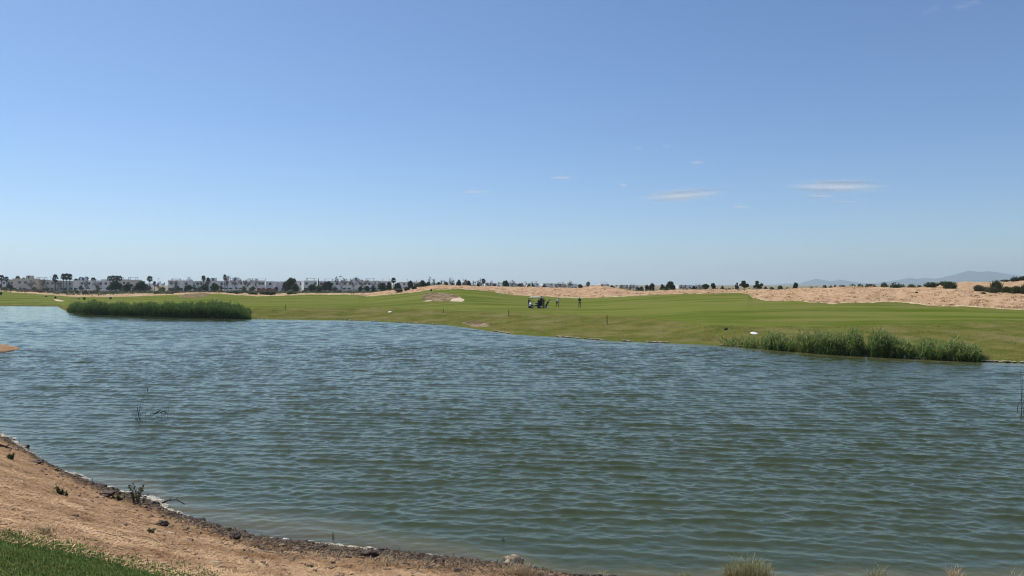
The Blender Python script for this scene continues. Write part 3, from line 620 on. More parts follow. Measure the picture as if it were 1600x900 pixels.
# ---- round evergreen trees
GTREE = 'round dark trees in front of the houses'
for px, Y, top, wp, pr, lf, lab in [
    (15, 385, 444, 13, 'round0', 'leaf_dark', 'low dark tree below the palms at the left end'),
    (-4, 385, 441, 12, 'round3', 'leaf_dark', 'dark tree cut by the left edge of the view'),
    (180, 330, 438.5, 23, 'round1', 'leaf_dark', 'biggest round dark tree, standing below the four palms'),
    (199, 335, 443, 16, 'round2', 'leaf_dark', 'lower dark tree touching the right side of the biggest round tree'),
    (220, 335, 438.8, 23, 'round4', 'leaf_dark', 'very round dark tree left of the lone palm on a bare trunk'),
    (294.5, 340, 445, 15, 'round0', 'leaf_dark', 'small round dark tree in front of the middle house'),
    (320, 340, 443.8, 14, 'round1', 'leaf_dark', 'round dark tree under the pair of palms behind the middle house'),
    (335, 340, 442, 16, 'round3', 'leaf_mid', 'looser greener tree right of the tree under the pair of palms'),
    (454, 335, 434, 19, 'round2', 'leaf_dark', 'tallest dark tree, in front of the white block with a sunlit corner'),
    (446, 338, 441, 12, 'round0', 'leaf_brown', 'reddish brown tree at the left foot of the tallest dark tree'),
    (461.5, 330, 442.5, 16, 'round4', 'leaf_mid', 'greener low tree at the right foot of the tallest dark tree'),
    (488, 340, 444, 17, 'round1', 'leaf_dark', 'left tree of the low dark clump right of the sunlit corner'),
    (499, 338, 445.5, 14, 'round3', 'leaf_mid', 'middle tree of the low dark clump right of the sunlit corner'),
    (508, 345, 441, 16, 'round0', 'leaf_brown', 'russet tree at the top of the low dark clump'),
    (514, 340, 439.5, 14, 'round2', 'leaf_dark', 'right tree of the low dark clump right of the sunlit corner'),
    (563, 335, 447.5, 8, 'round0', 'leaf_dark', 'tiny dark tree farthest left of those before the right end of the terrace'),
    (573, 330, 446.5, 10, 'round1', 'leaf_dark', 'small dark tree second from left before the right end of the terrace'),
    (583, 330, 447, 8, 'round2', 'leaf_dark', 'small dark tree third from left before the right end of the terrace'),
    (597, 330, 442, 14, 'round3', 'leaf_dark', 'rounded olive dark tree left of the palm over the dark trees'),
    (608, 325, 440.5, 12, 'round4', 'leaf_dark', 'taller dark tree directly left of the palm over the dark trees'),
    (621, 325, 441.5, 14, 'round0', 'leaf_dark', 'dark tree directly right of the palm over the dark trees'),
    (641, 330, 438.5, 11, 'round1', 'leaf_dark', 'dark tree with a high crown at the left end of the dune crest'),
    (651, 330, 443, 12, 'round2', 'leaf_mid', 'low green tree left of the two wide dark trees on the dune crest'),
    (660, 290, 437.8, 15, 'round3', 'leaf_dark', 'wide dark tree at the left top of the green mound'),
    (669, 292, 440, 13, 'round4', 'leaf_dark', 'dark tree right beside the wide tree at the top of the mound'),
    (686, 300, 440.5, 10, 'round0', 'leaf_mid', 'small dull tree between the bare grey trees on the dune crest'),
    (697, 300, 440, 11, 'round1', 'leaf_grey', 'greyish tree on the dune crest left of the dark trio'),
    (707, 270, 442, 9, 'round2', 'leaf_dark', 'low dark bush tree on the dune crest, left of the peaked tree'),
    (717, 285, 437, 10, 'round3', 'leaf_dark', 'peaked dark tree on the dune crest above the sandy bunker corner'),
    (732.5, 280, 438.5, 13, 'round4', 'leaf_dark', 'broad dark tree on the dune crest right of the peaked tree'),
    (747, 290, 442.5, 9, 'round0', 'leaf_dark', 'small dark tree left of the fan palm on the dune skyline'),
    (772, 300, 443.5, 8, 'round1', 'leaf_mid', 'small green tree two trees right of the fan palm on the skyline'),
    (791, 300, 438, 12, 'round2', 'leaf_mid', 'dull green tree on the dune skyline before the golf cart roof'),
    (812, 420, 442.5, 9, 'round3', 'leaf_mid', 'small hazy tree behind the dune left above the cart'),
    (826, 420, 444, 9, 'round4', 'leaf_mid', 'small hazy tree behind the dune right above the cart roof'),
    (833, 260, 444.5, 7.5, 'round0', 'leaf_dark', 'small dark round bush tree standing on the dune right above the cart'),
    (850, 300, 445, 11, 'round1', 'leaf_olive', 'low olive tree behind the dune above the golf bag'),
    (907, 240, 444, 10, 'round2', 'leaf_olive', 'olive bush tree left of the highest hump of the middle dune'),
    (956, 300, 445.5, 10, 'round3', 'leaf_dark', 'low dark tree just right of the hump with the small palm'),
    (997, 320, 449, 11, 'round4', 'leaf_dark', 'dark tree at the foot of the right slope of the middle dune'),
    (1002, 275, 447.5, 9, 'round0', 'leaf_dark', 'leftmost round tree of the group behind the sand strip'),
    (1011, 275, 445, 8, 'round1', 'leaf_dark', 'narrow tree second from left behind the sand strip'),
    (1018.5, 270, 442.5, 11, 'round2', 'leaf_dark', 'rounded tree third from left behind the sand strip'),
    (1035, 270, 444, 10, 'round3', 'leaf_mid', 'greener tree at the left foot of the biggest tree behind the sand strip'),
    (1047, 275, 439.5, 22, 'round4', 'leaf_dark', 'biggest dark spreading tree behind the sand strip'),
    (1084, 290, 446, 7, 'round1', 'leaf_dark', 'small tree on the skyline left of the very round bush'),
    (1102.5, 193, 443.5, 14, 'round0', 'leaf_mid', 'very round bright green bush tree on the sand strip'),
    (1115, 260, 442, 9, 'round2', 'leaf_dark', 'small dark tree behind and right of the very round bush'),
    (1129, 260, 446.3, 6, 'round3', 'leaf_mid', 'tiny tree on the skyline left of the loose-crowned trees'),
    (1151, 225, 441.5, 8, 'airy1', 'leaf_dark', 'narrow loose tree left of the tallest loose-crowned tree'),
    (1163, 182, 438.5, 20, 'airy0', 'leaf_dark', 'tallest loose-crowned dark tree at the left tip of the big dune'),
    (1185, 200, 438.8, 16, 'airy1', 'leaf_dark', 'loose dark tree right of the tallest loose-crowned tree'),
    (1196, 260, 447.5, 9, 'round4', 'leaf_dark', 'low dark tree in the dip left of the far blue ridge'),
    (1206, 260, 448.3, 10, 'round0', 'leaf_dark', 'flat dark tree in the dip before the faint low ridge'),
    (1219, 260, 446, 10, 'round1', 'leaf_mid', 'dull tree before the faint low blue ridge'),
    (1242.5, 230, 441.3, 10, 'round2', 'leaf_dark', 'upright dark tree standing alone before the faint low ridge')]:
    plant('round_tree', pr, px, Y, top, wp, lab, 'tree', GTREE, lf)

# ---- bare grey trees
GB = 'leafless grey trees along the houses'
for i, (px, Y, top, wp, lab) in enumerate([
    (66, 380, 436, 18, 'bare grey tree before the dull houses left of the bushy palm'),
    (50, 382, 439, 15, 'bare tree before the cream house at left'),
    (92, 382, 440, 14, 'low bare tree under the lone bushy palm'),
    (133, 375, 439, 15, 'wide bare tree before the left half of the long grey house'),
    (152, 375, 440, 14, 'bare forked tree before the right half of the long grey house'),
    (250, 385, 441, 20, 'grey-brown bare tree between the lone palm and the flat-roofed house'),
    (273, 372, 438, 15, 'bare forked tree before the flat-roofed house with the wide eave'),
    (297, 440, 435, 16, 'thin bare crown over the roof right of the wide eave'),
    (306, 375, 441, 12, 'small bare tree between the small round tree and the pair of palms'),
    (356, 380, 431, 14, 'bushy bare tree just right of the tall thin palm'),
    (369, 378, 435, 15, 'bare tree second right of the tall thin palm'),
    (384, 378, 437, 15, 'bare tree before the middle of the long terrace'),
    (398, 380, 436, 14, 'bare tree just left of the white block with two dark windows'),
    (533, 372, 433.5, 20, 'tallest bare tree, with a domed crown, right of the low dark clump'),
    (553, 374, 435, 20, 'second bare tree right of the domed bare tree'),
    (568, 374, 437, 16, 'third bare tree right of the domed bare tree'),
    (588, 376, 440, 15, 'bare tree above the small dark trees near the terrace end'),
    (675, 300, 434.5, 12, 'bare tree with a tall fine crown on the dune crest'),
    (690, 315, 438, 11, 'small bare tree right of the tall fine crown on the crest'),
    (706, 300, 435.5, 12, 'bare tree leaning over the left side of the peaked dark tree'),
    (727, 298, 436, 14, 'bare tree between the peaked and the broad dark trees'),
    (741, 300, 439, 11, 'bare tree right of the broad dark tree on the crest'),
    (750, 310, 437, 10, 'thin bare tree touching the fan palm on the dune skyline'),
    (764, 320, 440, 12, 'bare tree just right of the fan palm on the dune skyline'),
    (781, 320, 441, 12, 'bare tree left of the dull green tree on the skyline'),
    (802, 330, 439, 12, 'bare tree right of the dull green tree on the skyline'),
    (818, 420, 441, 12, 'hazy bare tree over the cart roof'),
    (870, 450, 443, 16, 'hazy bare tree over the golfer in white'),
    (890, 440, 440, 12, 'hazy domed bare tree left of the small dark palm'),
    (880, 450, 444, 14, 'low hazy bare tree between two others over the golfer in white'),
    (970, 430, 445, 14, 'hazy bare tree over the right slope of the middle dune'),
    (985, 430, 446, 12, 'small hazy bare tree nearest the foot of the middle dune'),
    (1066, 420, 446.5, 16, 'hazy bare tree right of the biggest dark spreading tree')]):
    plant('bare_tree', 'bare%d' % (i % 3), px, Y, top, wp, lab, 'tree', GB)

# ---- small garden trees against the house walls
r = np.random.RandomState(123); cg = {}
NUM = 'first second third fourth fifth sixth seventh eighth ninth tenth eleventh twelfth thirteenth fourteenth fifteenth'.split()
for px in np.sort(r.uniform(18, 612, 34)):
    if min(abs(px - q_) for q_ in (117, 180, 220, 407, 421, 455, 474)) < 6: continue
    lf = ['leaf_olive', 'leaf_mid', 'leaf_grey'][int(r.randint(3))]; wd_ = dict(leaf_olive='olive', leaf_mid='green', leaf_grey='greyish')[lf]; i_ = cg.get(wd_, 0); cg[wd_] = i_ + 1
    plant('garden_tree', 'round%d' % int(r.randint(5)) if r.uniform() < .6 else 'shrub%d' % int(r.randint(4)), px, r.uniform(392, 403), r.uniform(444.5, 450), r.uniform(5, 10), 'small %s garden tree against the house walls, %s of that colour from the left' % (wd_, NUM[i_]), 'tree', 'small garden trees against the house walls', lf)
# ---- cypresses and lamp posts on the skyline
for px, Y, top, wp, lab in [(497.5, 420, 434.8, 3, 'slim dark cypress point above the white roofs'), (832, 520, 441, 3, 'slim cypress far behind the golf cart')]:
    plant('cypress', 'cyp', px, Y, top, wp, lab, 'tree', 'slim cypresses on the skyline')
for px, Y, top, lab in [(247.3, 400, 434.5, 'street lamp right of the lone palm on a bare trunk'), (78.5, 400, 432, 'street lamp just left of the lone bushy palm'), (415.5, 405, 434.5, 'street lamp over the white block with two dark windows'), (636.5, 420, 436.5, 'street lamp left of the high-crowned tree on the dune crest'), (838.5, 430, 439.5, 'street lamp on the skyline above the golf cart'), (881, 430, 440, 'street lamp on the skyline over the golfer in white')]:
    p = P(px, Y); h = EYE + (HOR - top) / FPX * Y - p.z; e = empty('street_lamp', p); tag(e, lab, 'street lamp', 'street lamps among the houses')
    b = MB(); b.tube([(0, 0, -.2), (0, 0, h - .3)], [.09, .05], 8); b.build('post', M['metal'], e); b = MB(); b.tube([(0, 0, h - .35), (0, 0, h)], [.10, .22], 8); b.build('lamp_head', M['roofgrey'], e)

# ---- spiky and round bushes on the right hand dunes
GR = 'rounded bushes along the right hand dune crest'
for px, Y, top, wp, pr, lf, lab in [
    (1140, 230, 449, 9, 'shrub1', 'leaf_brown', 'low russet bush on the sand left of the loose-crowned trees'),
    (1133, 228, 450, 12, 'shrub0', 'leaf_dark', 'flat dark bush on the sand strip right of the very round bush'),
    (1268, 205, 445.5, 9, 'shrub0', 'leaf_dark', 'leftmost dark bush on the big dune crest'),
    (1276, 205, 446, 7, 'shrub2', 'leaf_olive', 'small olive bush second from left on the big dune crest'),
    (1288, 200, 442.8, 9, 'shrub1', 'leaf_dark', 'dark peaked bush below the dip of the pale blue ridge'),
    (1298, 198, 444, 7, 'shrub3', 'leaf_olive', 'olive bush between two dark peaked bushes on the crest'),
    (1304.5, 196, 442.5, 6, 'shrub2', 'leaf_dark', 'narrow dark bush below the second peak of the pale blue ridge'),
    (1315.5, 190, 442.7, 14, 'shrub1', 'leaf_olive', 'broad olive bush right of the narrow dark bush on the crest'),
    (1332, 190, 441.3, 12, 'shrub0', 'leaf_mid', 'bush at the left end of the continuous hedge on the crest'),
    (1344, 188, 440.8, 13, 'shrub2', 'leaf_mid', 'second bush from left in the continuous hedge on the crest'),
    (1356, 188, 440.8, 13, 'shrub3', 'leaf_olive', 'third bush from left in the continuous hedge on the crest'),
    (1363, 172, 441.5, 17, 'shrub1', 'leaf_brown', 'brownish bush at the lower front of the hedge on the crest'),
    (1382, 185, 440, 17, 'spiky0', 'leaf_olive', 'grassy rounded bush right of the brownish bush'),
    (1399, 180, 438.5, 17, 'shrub0', 'leaf_mid', 'dark green bush below the left foot of the blue mountain'),
    (1409, 185, 441, 12, 'shrub1', 'leaf_olive', 'low bush right of the dark green bush at the mountain foot'),
    (1424, 185, 442.5, 18, 'spiky1', 'leaf_olive', 'low grassy bush in the gap of the crest under the left foothill'),
    (1437, 182, 443, 12, 'shrub2', 'leaf_olive', 'small bush left of the dense rounded bush'),
    (1455, 172, 439.5, 23, 'shrub3', 'leaf_mid', 'dense rounded bush left of the largest bush on the crest'),
    (1475, 178, 437.5, 15, 'shrub0', 'leaf_mid', 'taller bush peeping over the largest bush on the crest'),
    (1484, 160, 438.8, 27, 'spiky0', 'leaf_mid', 'largest bush on the crest, left of the pink gap'),
    (1529, 142, 444.3, 21, 'spiky1', 'leaf_olive', 'rounded bush just right of the pink gap in the dune'),
    (1542, 145, 446, 16, 'shrub1', 'leaf_olive', 'olive bush behind the rounded bush right of the pink gap'),
    (1557, 138, 436.5, 24, 'spiky0', 'leaf_mid', 'tall dark bush under the right slope of the blue mountain'),
    (1552, 134, 447, 20, 'spiky1', 'leaf_olive', 'grassy bush at the front foot of the tall dark bush'),
    (1573, 132, 446.5, 22, 'spiky0', 'leaf_mid', 'grassy bush third from the right edge of the dune'),
    (1588, 130, 445.5, 22, 'spiky1', 'leaf_mid', 'grassy bush second from the right edge of the dune'),
    (1604, 129, 442, 24, 'spiky0', 'leaf_olive', 'grassy bush cut by the right edge of the view'),
    (1571, 205, 436, 14, 'shrub0', 'leaf_olive', 'light olive bush high on the rear dune at right'),
    (1586, 205, 431, 15, 'shrub2', 'leaf_dark', 'dark bush high on the rear dune at right'),
    (1600, 205, 429.5, 15, 'shrub3', 'leaf_dark', 'dark bush at the right edge high on the rear dune'),
    (1582, 203, 442, 4, 'shrub1', 'leaf_dark', 'tiny dark bush on the bare sand of the rear dune'),
    (1536, 128, 456, 9, 'shrub2', 'leaf_dark', 'small dark scrub clump low on the sand before the rounded bush'),
    (1432, 135, 457, 4, 'shrub0', 'leaf_olive', 'tiny tuft bush in the middle of the bare dune face'),
    (941, 205, 449.5, 4, 'shrub1', 'leaf_olive', 'tiny bush on the right shoulder of the dune hump with the palm'),
    (623, 225, 449, 13, 'shrub0', 'leaf_grey', 'grey bush lowest of the three at the left foot of the green mound'),
    (636, 224, 447, 11, 'shrub2', 'leaf_dark', 'dark bush in the middle of the three at the foot of the mound'),
    (647, 223, 446.5, 10, 'shrub3', 'leaf_dark', 'dark bush highest of the three at the foot of the mound')]:
    plant('dune_bush', pr, px, Y, top, wp, lab, 'bush', GR, lf)

# ---- small dark shrubs out on the left fairway
for px, py, hp, lab in [(1, 461, 6, 'small dark shrub at the left edge of the fairway'), (72, 464, 2.5, 'tiny dark shrub left of the small bunker on the fairway'), (86.5, 466.5, 4.5, 'dark shrub right above the small sand bunker'), (123, 468, 2.5, 'low dark shrub right of the small bunker'), (131.8, 468.5, 5, 'upright dark shrub above the left end of the reed bed'), (147, 470, 3, 'low dark shrub just above the reed tops'), (172.7, 467.5, 4.8, 'upright dark shrub on the sand edge below the biggest round tree'), (673.5, 455, 4.5, 'dark square shrub on top of the green mound')]:
    Y = hit(px, py, float(bY(px)) - 20); plant('fairway_shrub', 'shrub%d' % (int(px) % 4), px, Y, py - hp, max(hp * .75, 3), lab, 'shrub', 'small dark shrubs on the fairway', 'leaf_dark')

# ---- scrub belt before the houses
r = np.random.RandomState(77); ords = 'first second third fourth fifth sixth seventh eighth ninth tenth eleventh twelfth thirteenth fourteenth fifteenth sixteenth seventeenth eighteenth nineteenth twentieth'.split()
spots = sorted([(px + r.uniform(-4, 4), r.uniform(300, 350)) for px in np.arange(-6, 600, 10)] + [(p_, y_) for p_, y_ in ((246, 275), (251, 272), (259, 280), (268, 278), (362, 262), (368, 258), (374, 262), (395, 262), (410, 258), (418, 256), (426, 254), (453, 256), (457, 258))])
cnt = {}
for px, Y in spots:
    ckey = ['leaf_olive', 'leaf_grey', 'leaf_mid', 'leaf_brown'][int(r.choice(4, p=[.34, .34, .22, .10]))]
    if Y < 285: ckey = 'leaf_mid'
    word = dict(leaf_olive='olive', leaf_grey='silvery grey', leaf_mid='green', leaf_brown='russet')[ckey]; j = cnt.get(word, 0); cnt[word] = j + 1
    z0 = ground_z(px, Y); hh = r.uniform(.9, 2.0); top = HOR + (EYE - z0 - hh) * FPX / Y
    plant('scrub_bush', 'shrub%d' % int(r.randint(4)), px, Y, top, r.uniform(7, 14) * 300 / Y, '%s bush, %s of that colour from the left below the houses' % (word, ords[min(j, 19)] if j < 20 else ['twenty-first', 'twenty-second', 'twenty-third', 'twenty-fourth', 'twenty-fifth', 'twenty-sixth', 'twenty-seventh', 'twenty-eighth', 'twenty-ninth', 'thirtieth'][j - 20]), 'bush', 'bushes of the scrub belt below the houses', ckey)
n = 9000; px = r.uniform(-150, 640, n); Y = r.uniform(290, 395, n) ; zt = terrain(px, Y); pts = np.stack([(px - 800) / FPX * Y, Y, zt + r.uniform(0, .7, n) * (.4 + .6 * r.uniform(size=n))], -1)
px2 = r.uniform(600, 1250, 5000); Y2 = np.maximum(dY(px2) + 22 + r.uniform(0, 140, 5000), 0); pts2 = np.stack([(px2 - 800) / FPX * Y2, Y2, terrain(px2, Y2) + r.uniform(0, .9, 5000)], -1)
pts = np.concatenate([pts, pts2]); v, f = cards(pts, .55, r, .2); me = leafmesh('undergrowth', v, f, r.uniform(size=len(pts))); o = obj('undergrowth', me, M['leaf_olive']); tag(o, 'low olive undergrowth filling the belt before the houses', 'undergrowth', None, 'stuff')

# ------------------------------------------------------------------ houses
def house(px0, px1, top, Y, label, wallm='white', rz=R(14), floors=2, eave=False, stair=None, pergola=False, nwin=3, depth=9., group='white flat roofed houses beyond the golf course', detail=True):
    """flat roofed villa spanning two columns of the photo, standing on the plain at distance Y"""
    xc = ((px0 + px1) / 2 - 800) / FPX * Y; wd = (px1 - px0) / FPX * Y / math.cos(rz) - depth * max(0, math.tan(rz - R(10))); z0 = ground_z((px0 + px1) / 2, Y) - .3
    H_ = EYE + (HOR - top) / FPX * Y - z0; e = empty('house', (xc, Y, z0), rz); tag(e, label, 'house', group)
    b = MB(); b.box((0, depth / 2, H_ / 2), (wd, depth, H_)); wl = b.build('wall', M[wallm], e)
    b = MB()
    for cx, cy, dx, dy in ((0, .12, wd, .24), (0, depth - .12, wd, .24), (-wd / 2 + .12, depth / 2, .24, depth - .48), (wd / 2 - .12, depth / 2, .24, depth - .48)): b.box((cx, cy, H_ + .22), (dx + .06, dy + .06, .44))
    b.build('parapet', M[wallm], e)
    b = MB(); b.box((0, depth / 2, H_ + .05), (wd - .6, depth - .6, .1)); b.build('roof', M['roofgrey'], e)
    fl = H_ / floors
    if detail:
        for fi in range(floors):
            for i in range(nwin):
                x = -wd / 2 + wd * (i + .5) / nwin + (.3 if (i + fi) % 2 else -.2); tall = (fi == 0 and i % 2 == 0); hh = 2.1 if tall else 1.15; ww = 1.8 if tall else 1.2; zc = fl * fi + (1.15 if tall else 1.75)
                if not tall and (i * 7 + fi * 3 + int(px0)) % 3 == 0: continue
                fr = MB(); fr.box((x, -.04, zc + hh / 2 + .04), (ww + .16, .12, .08)); fr.box((x, -.04, zc - hh / 2 - .04), (ww + .16, .12, .08)); fr.box((x - ww / 2 - .04, -.04, zc), (.08, .12, hh)); fr.box((x + ww / 2 + .04, -.04, zc), (.08, .12, hh))
                fo = fr.build('window', M['metal'], e); gl = MB(); gl.box((x, -.02, zc), (ww, .05, hh)); gl.build('pane', M['glass'], fo)
    if eave:
        b = MB(); b.box((0, depth / 2, H_ + 1.25), (wd * .62, depth * .8, .25)); b.build('canopy_roof', M['roofgrey'], e)
        b = MB()
        for sx in (-1, 1):
            for yy in (1.2, depth - 1.2): b.box((sx * wd * .27, yy, H_ + .78), (.25, .25, .7))
        b.build('canopy_posts', M[wallm], e)
    if stair is not None:
        b = MB(); b.box((stair * wd, depth / 2, H_ + 1.15), (3.0, 3.4, 2.1)); b.build('stair_tower', M[wallm], e)
        b = MB(); b.box((stair * wd, depth / 2 - 1.73, H_ + 1.1), (.9, .06, 1.9)); b.build('door', M['glass'], e)
    if pergola:
        b = MB(); x0 = wd * .12
        for i in range(7): b.box((x0 - 2.1 + i * .7, depth / 2, H_ + 1.75), (.12, 4.2, .14))
        for sx in (-2.1, 2.1):
            b.box((x0 + sx, depth / 2, H_ + 1.6), (.14, 4.0, .16))
            for yy in (-1.8, 1.8): b.box((x0 + sx, depth / 2 + yy, H_ + .85), (.14, .14, 1.4))
        b.build('pergola', M['wood'], e)
    return e
Rg = R
house(-22, 9, 437.5, 470, 'white house behind the palms at the left edge', 'white', Rg(10), nwin=3)
house(10, 22, 438.5, 455, 'small grey house between the left palms and the cream house', 'greywall', Rg(12), nwin=2)
house(21, 49, 436.3, 440, 'cream house with a brown door canopy at left', 'cream', Rg(8), stair=.2, nwin=4)
house(50, 66, 438.2, 450, 'dull grey house right of the cream house', 'greywall', Rg(8), nwin=2, pergola=True)
house(66, 84, 439.2, 445, 'beige house with a terracotta door left of the lone bushy palm', 'cream', Rg(6), nwin=3)
house(85, 113, 439.8, 450, 'grey house behind the clump of three tall palms', 'greywall', Rg(20), nwin=4)
house(117.5, 168, 439.4, 425, 'long grey-white house with a narrow sunlit left corner', 'white', Rg(22), nwin=6, stair=-.25)
house(160, 194, 437.5, 455, 'house with small white roof boxes behind the four palms', 'white', Rg(10), nwin=3, pergola=True)
house(190, 212, 438.2, 450, 'cream house with a dark roof edge between the two big round trees', 'cream', Rg(8), nwin=3, pergola=True)
house(214, 232, 444, 470, 'low white house right behind the very round dark tree', 'white', Rg(10), floors=1, nwin=2)
house(262, 288, 439.3, 425, 'white house with a wide flat grey eave on its roof', 'white', Rg(22), eave=True, nwin=3)
house(287, 311, 440.2, 430, 'white house behind the small round tree', 'white', Rg(10), nwin=3)
house(310, 336, 440, 432, 'white house under the pair of palms', 'white', Rg(10), nwin=3, stair=.3)
house(336, 358, 440, 430, 'first terrace house, behind the tall thin palm', 'white', Rg(21), nwin=3)
house(357, 380, 439.6, 432, 'second house of the long terrace, with roof boxes', 'white', Rg(12), nwin=3, stair=-.1)
house(379, 401, 440, 430, 'third house of the long terrace behind bare trees', 'white', Rg(12), nwin=3, pergola=True)
house(400.5, 415.5, 439.5, 415, 'white block with two dark upper windows', 'white', Rg(20), nwin=2, pergola=True)
house(415.5, 427.5, 440.8, 420, 'white block with one dark window right of the two-window block', 'white', Rg(6), nwin=1)
house(428, 452, 441, 430, 'house with a dark open upper terrace left of the tallest tree', 'white', Rg(8), nwin=4)
house(462, 474, 440, 432, 'white house half hidden by the tallest dark tree', 'white', Rg(10), nwin=2)
house(473, 497, 439.6, 415, 'white block with a bright sunlit left corner', 'white', Rg(24), nwin=3, pergola=True)
house(497, 522, 440.2, 430, 'white house behind the low dark clump', 'white', Rg(10), nwin=3, pergola=True)
house(521, 543, 440.2, 432, 'white house behind the domed bare tree', 'white', Rg(22), nwin=3)
house(542, 566, 439.8, 430, 'white house right of the domed bare tree', 'white', Rg(12), nwin=3, stair=.1)
house(565, 590, 440, 430, 'white house with a roof pergola near the right end of the terrace', 'white', Rg(20), nwin=3, pergola=True)
house(589, 612, 440.3, 432, 'last white house at the right end of the terrace, with a roof pergola', 'white', Rg(10), nwin=3, pergola=True)
house(624, 640, 441.5, 520, 'white house between the palm over the dark trees and the dune', 'white', Rg(10), nwin=3)
GF = 'far white houses showing over the dune'
for i, (a, b, t, Y, lab) in enumerate([(644, 662, 441, 600, 'far white house left of the wide dark tree on the dune crest'), (676, 690, 442.5, 620, 'far white house under the tall fine bare tree'), (722, 736, 442.5, 640, 'far white house behind the broad dark tree on the crest'), (758, 776, 443, 650, 'far white house right of the fan palm on the skyline'), (784, 802, 443, 660, 'far white house behind the dull green skyline tree'), (803, 818, 443.6, 690, 'far white house left above the golf cart'), (824, 842, 443.2, 680, 'far white house right above the golf cart'), (848, 864, 443.4, 690, 'far white house above the golf bag'), (868, 884, 443.8, 700, 'far white house above the golfer in white'), (886, 902, 444, 700, 'far white house left of the small dark palm'), (938, 952, 444.6, 720, 'far white house right of the hump with the palm'), (968, 982, 446, 720, 'far white house on the right slope of the middle dune'), (982, 998, 446.5, 720, 'far white house at the foot of the middle dune'), (1060, 1082, 446, 740, 'far house right of the biggest dark spreading tree'), (1086, 1099, 446.5, 740, 'far white house left of the very round bush')]):
    house(a, b, t, Y, lab, ['white', 'white', 'cream'][i % 3], Rg(10), nwin=3, group=GF, pergola=(i % 2 == 0), floors=2)
# garden walls
for a, b, hh, Y, mk, lab in [(120, 166, 1.5, 405, 'white', 'white garden wall before the long grey-white house'), (24, 62, 1.3, 412, 'terracotta', 'terracotta garden wall before the cream house'), (196, 232, 1.4, 408, 'greywall', 'grey garden wall right of the biggest round tree'), (342, 400, 1.4, 408, 'white', 'white garden wall before the long terrace'), (402, 430, 1.6, 404, 'terracotta', 'reddish garden wall before the two-window block'), (520, 600, 1.3, 408, 'greywall', 'grey garden wall before the houses behind bare trees')]:
    p0, p1 = P(a, Y), P(b, Y); e = MB(); L_ = p1.x - p0.x; e.box((0, 0, hh / 2 - .1), (L_, .22, hh)); e.box((0, 0, hh - .06), (L_ + .08, .32, .08))
    o = e.build('garden_wall', M[mk]); o.location = ((p0.x + p1.x) / 2, Y, min(p0.z, p1.z)); tag(o, lab, 'wall', 'garden walls before the houses')

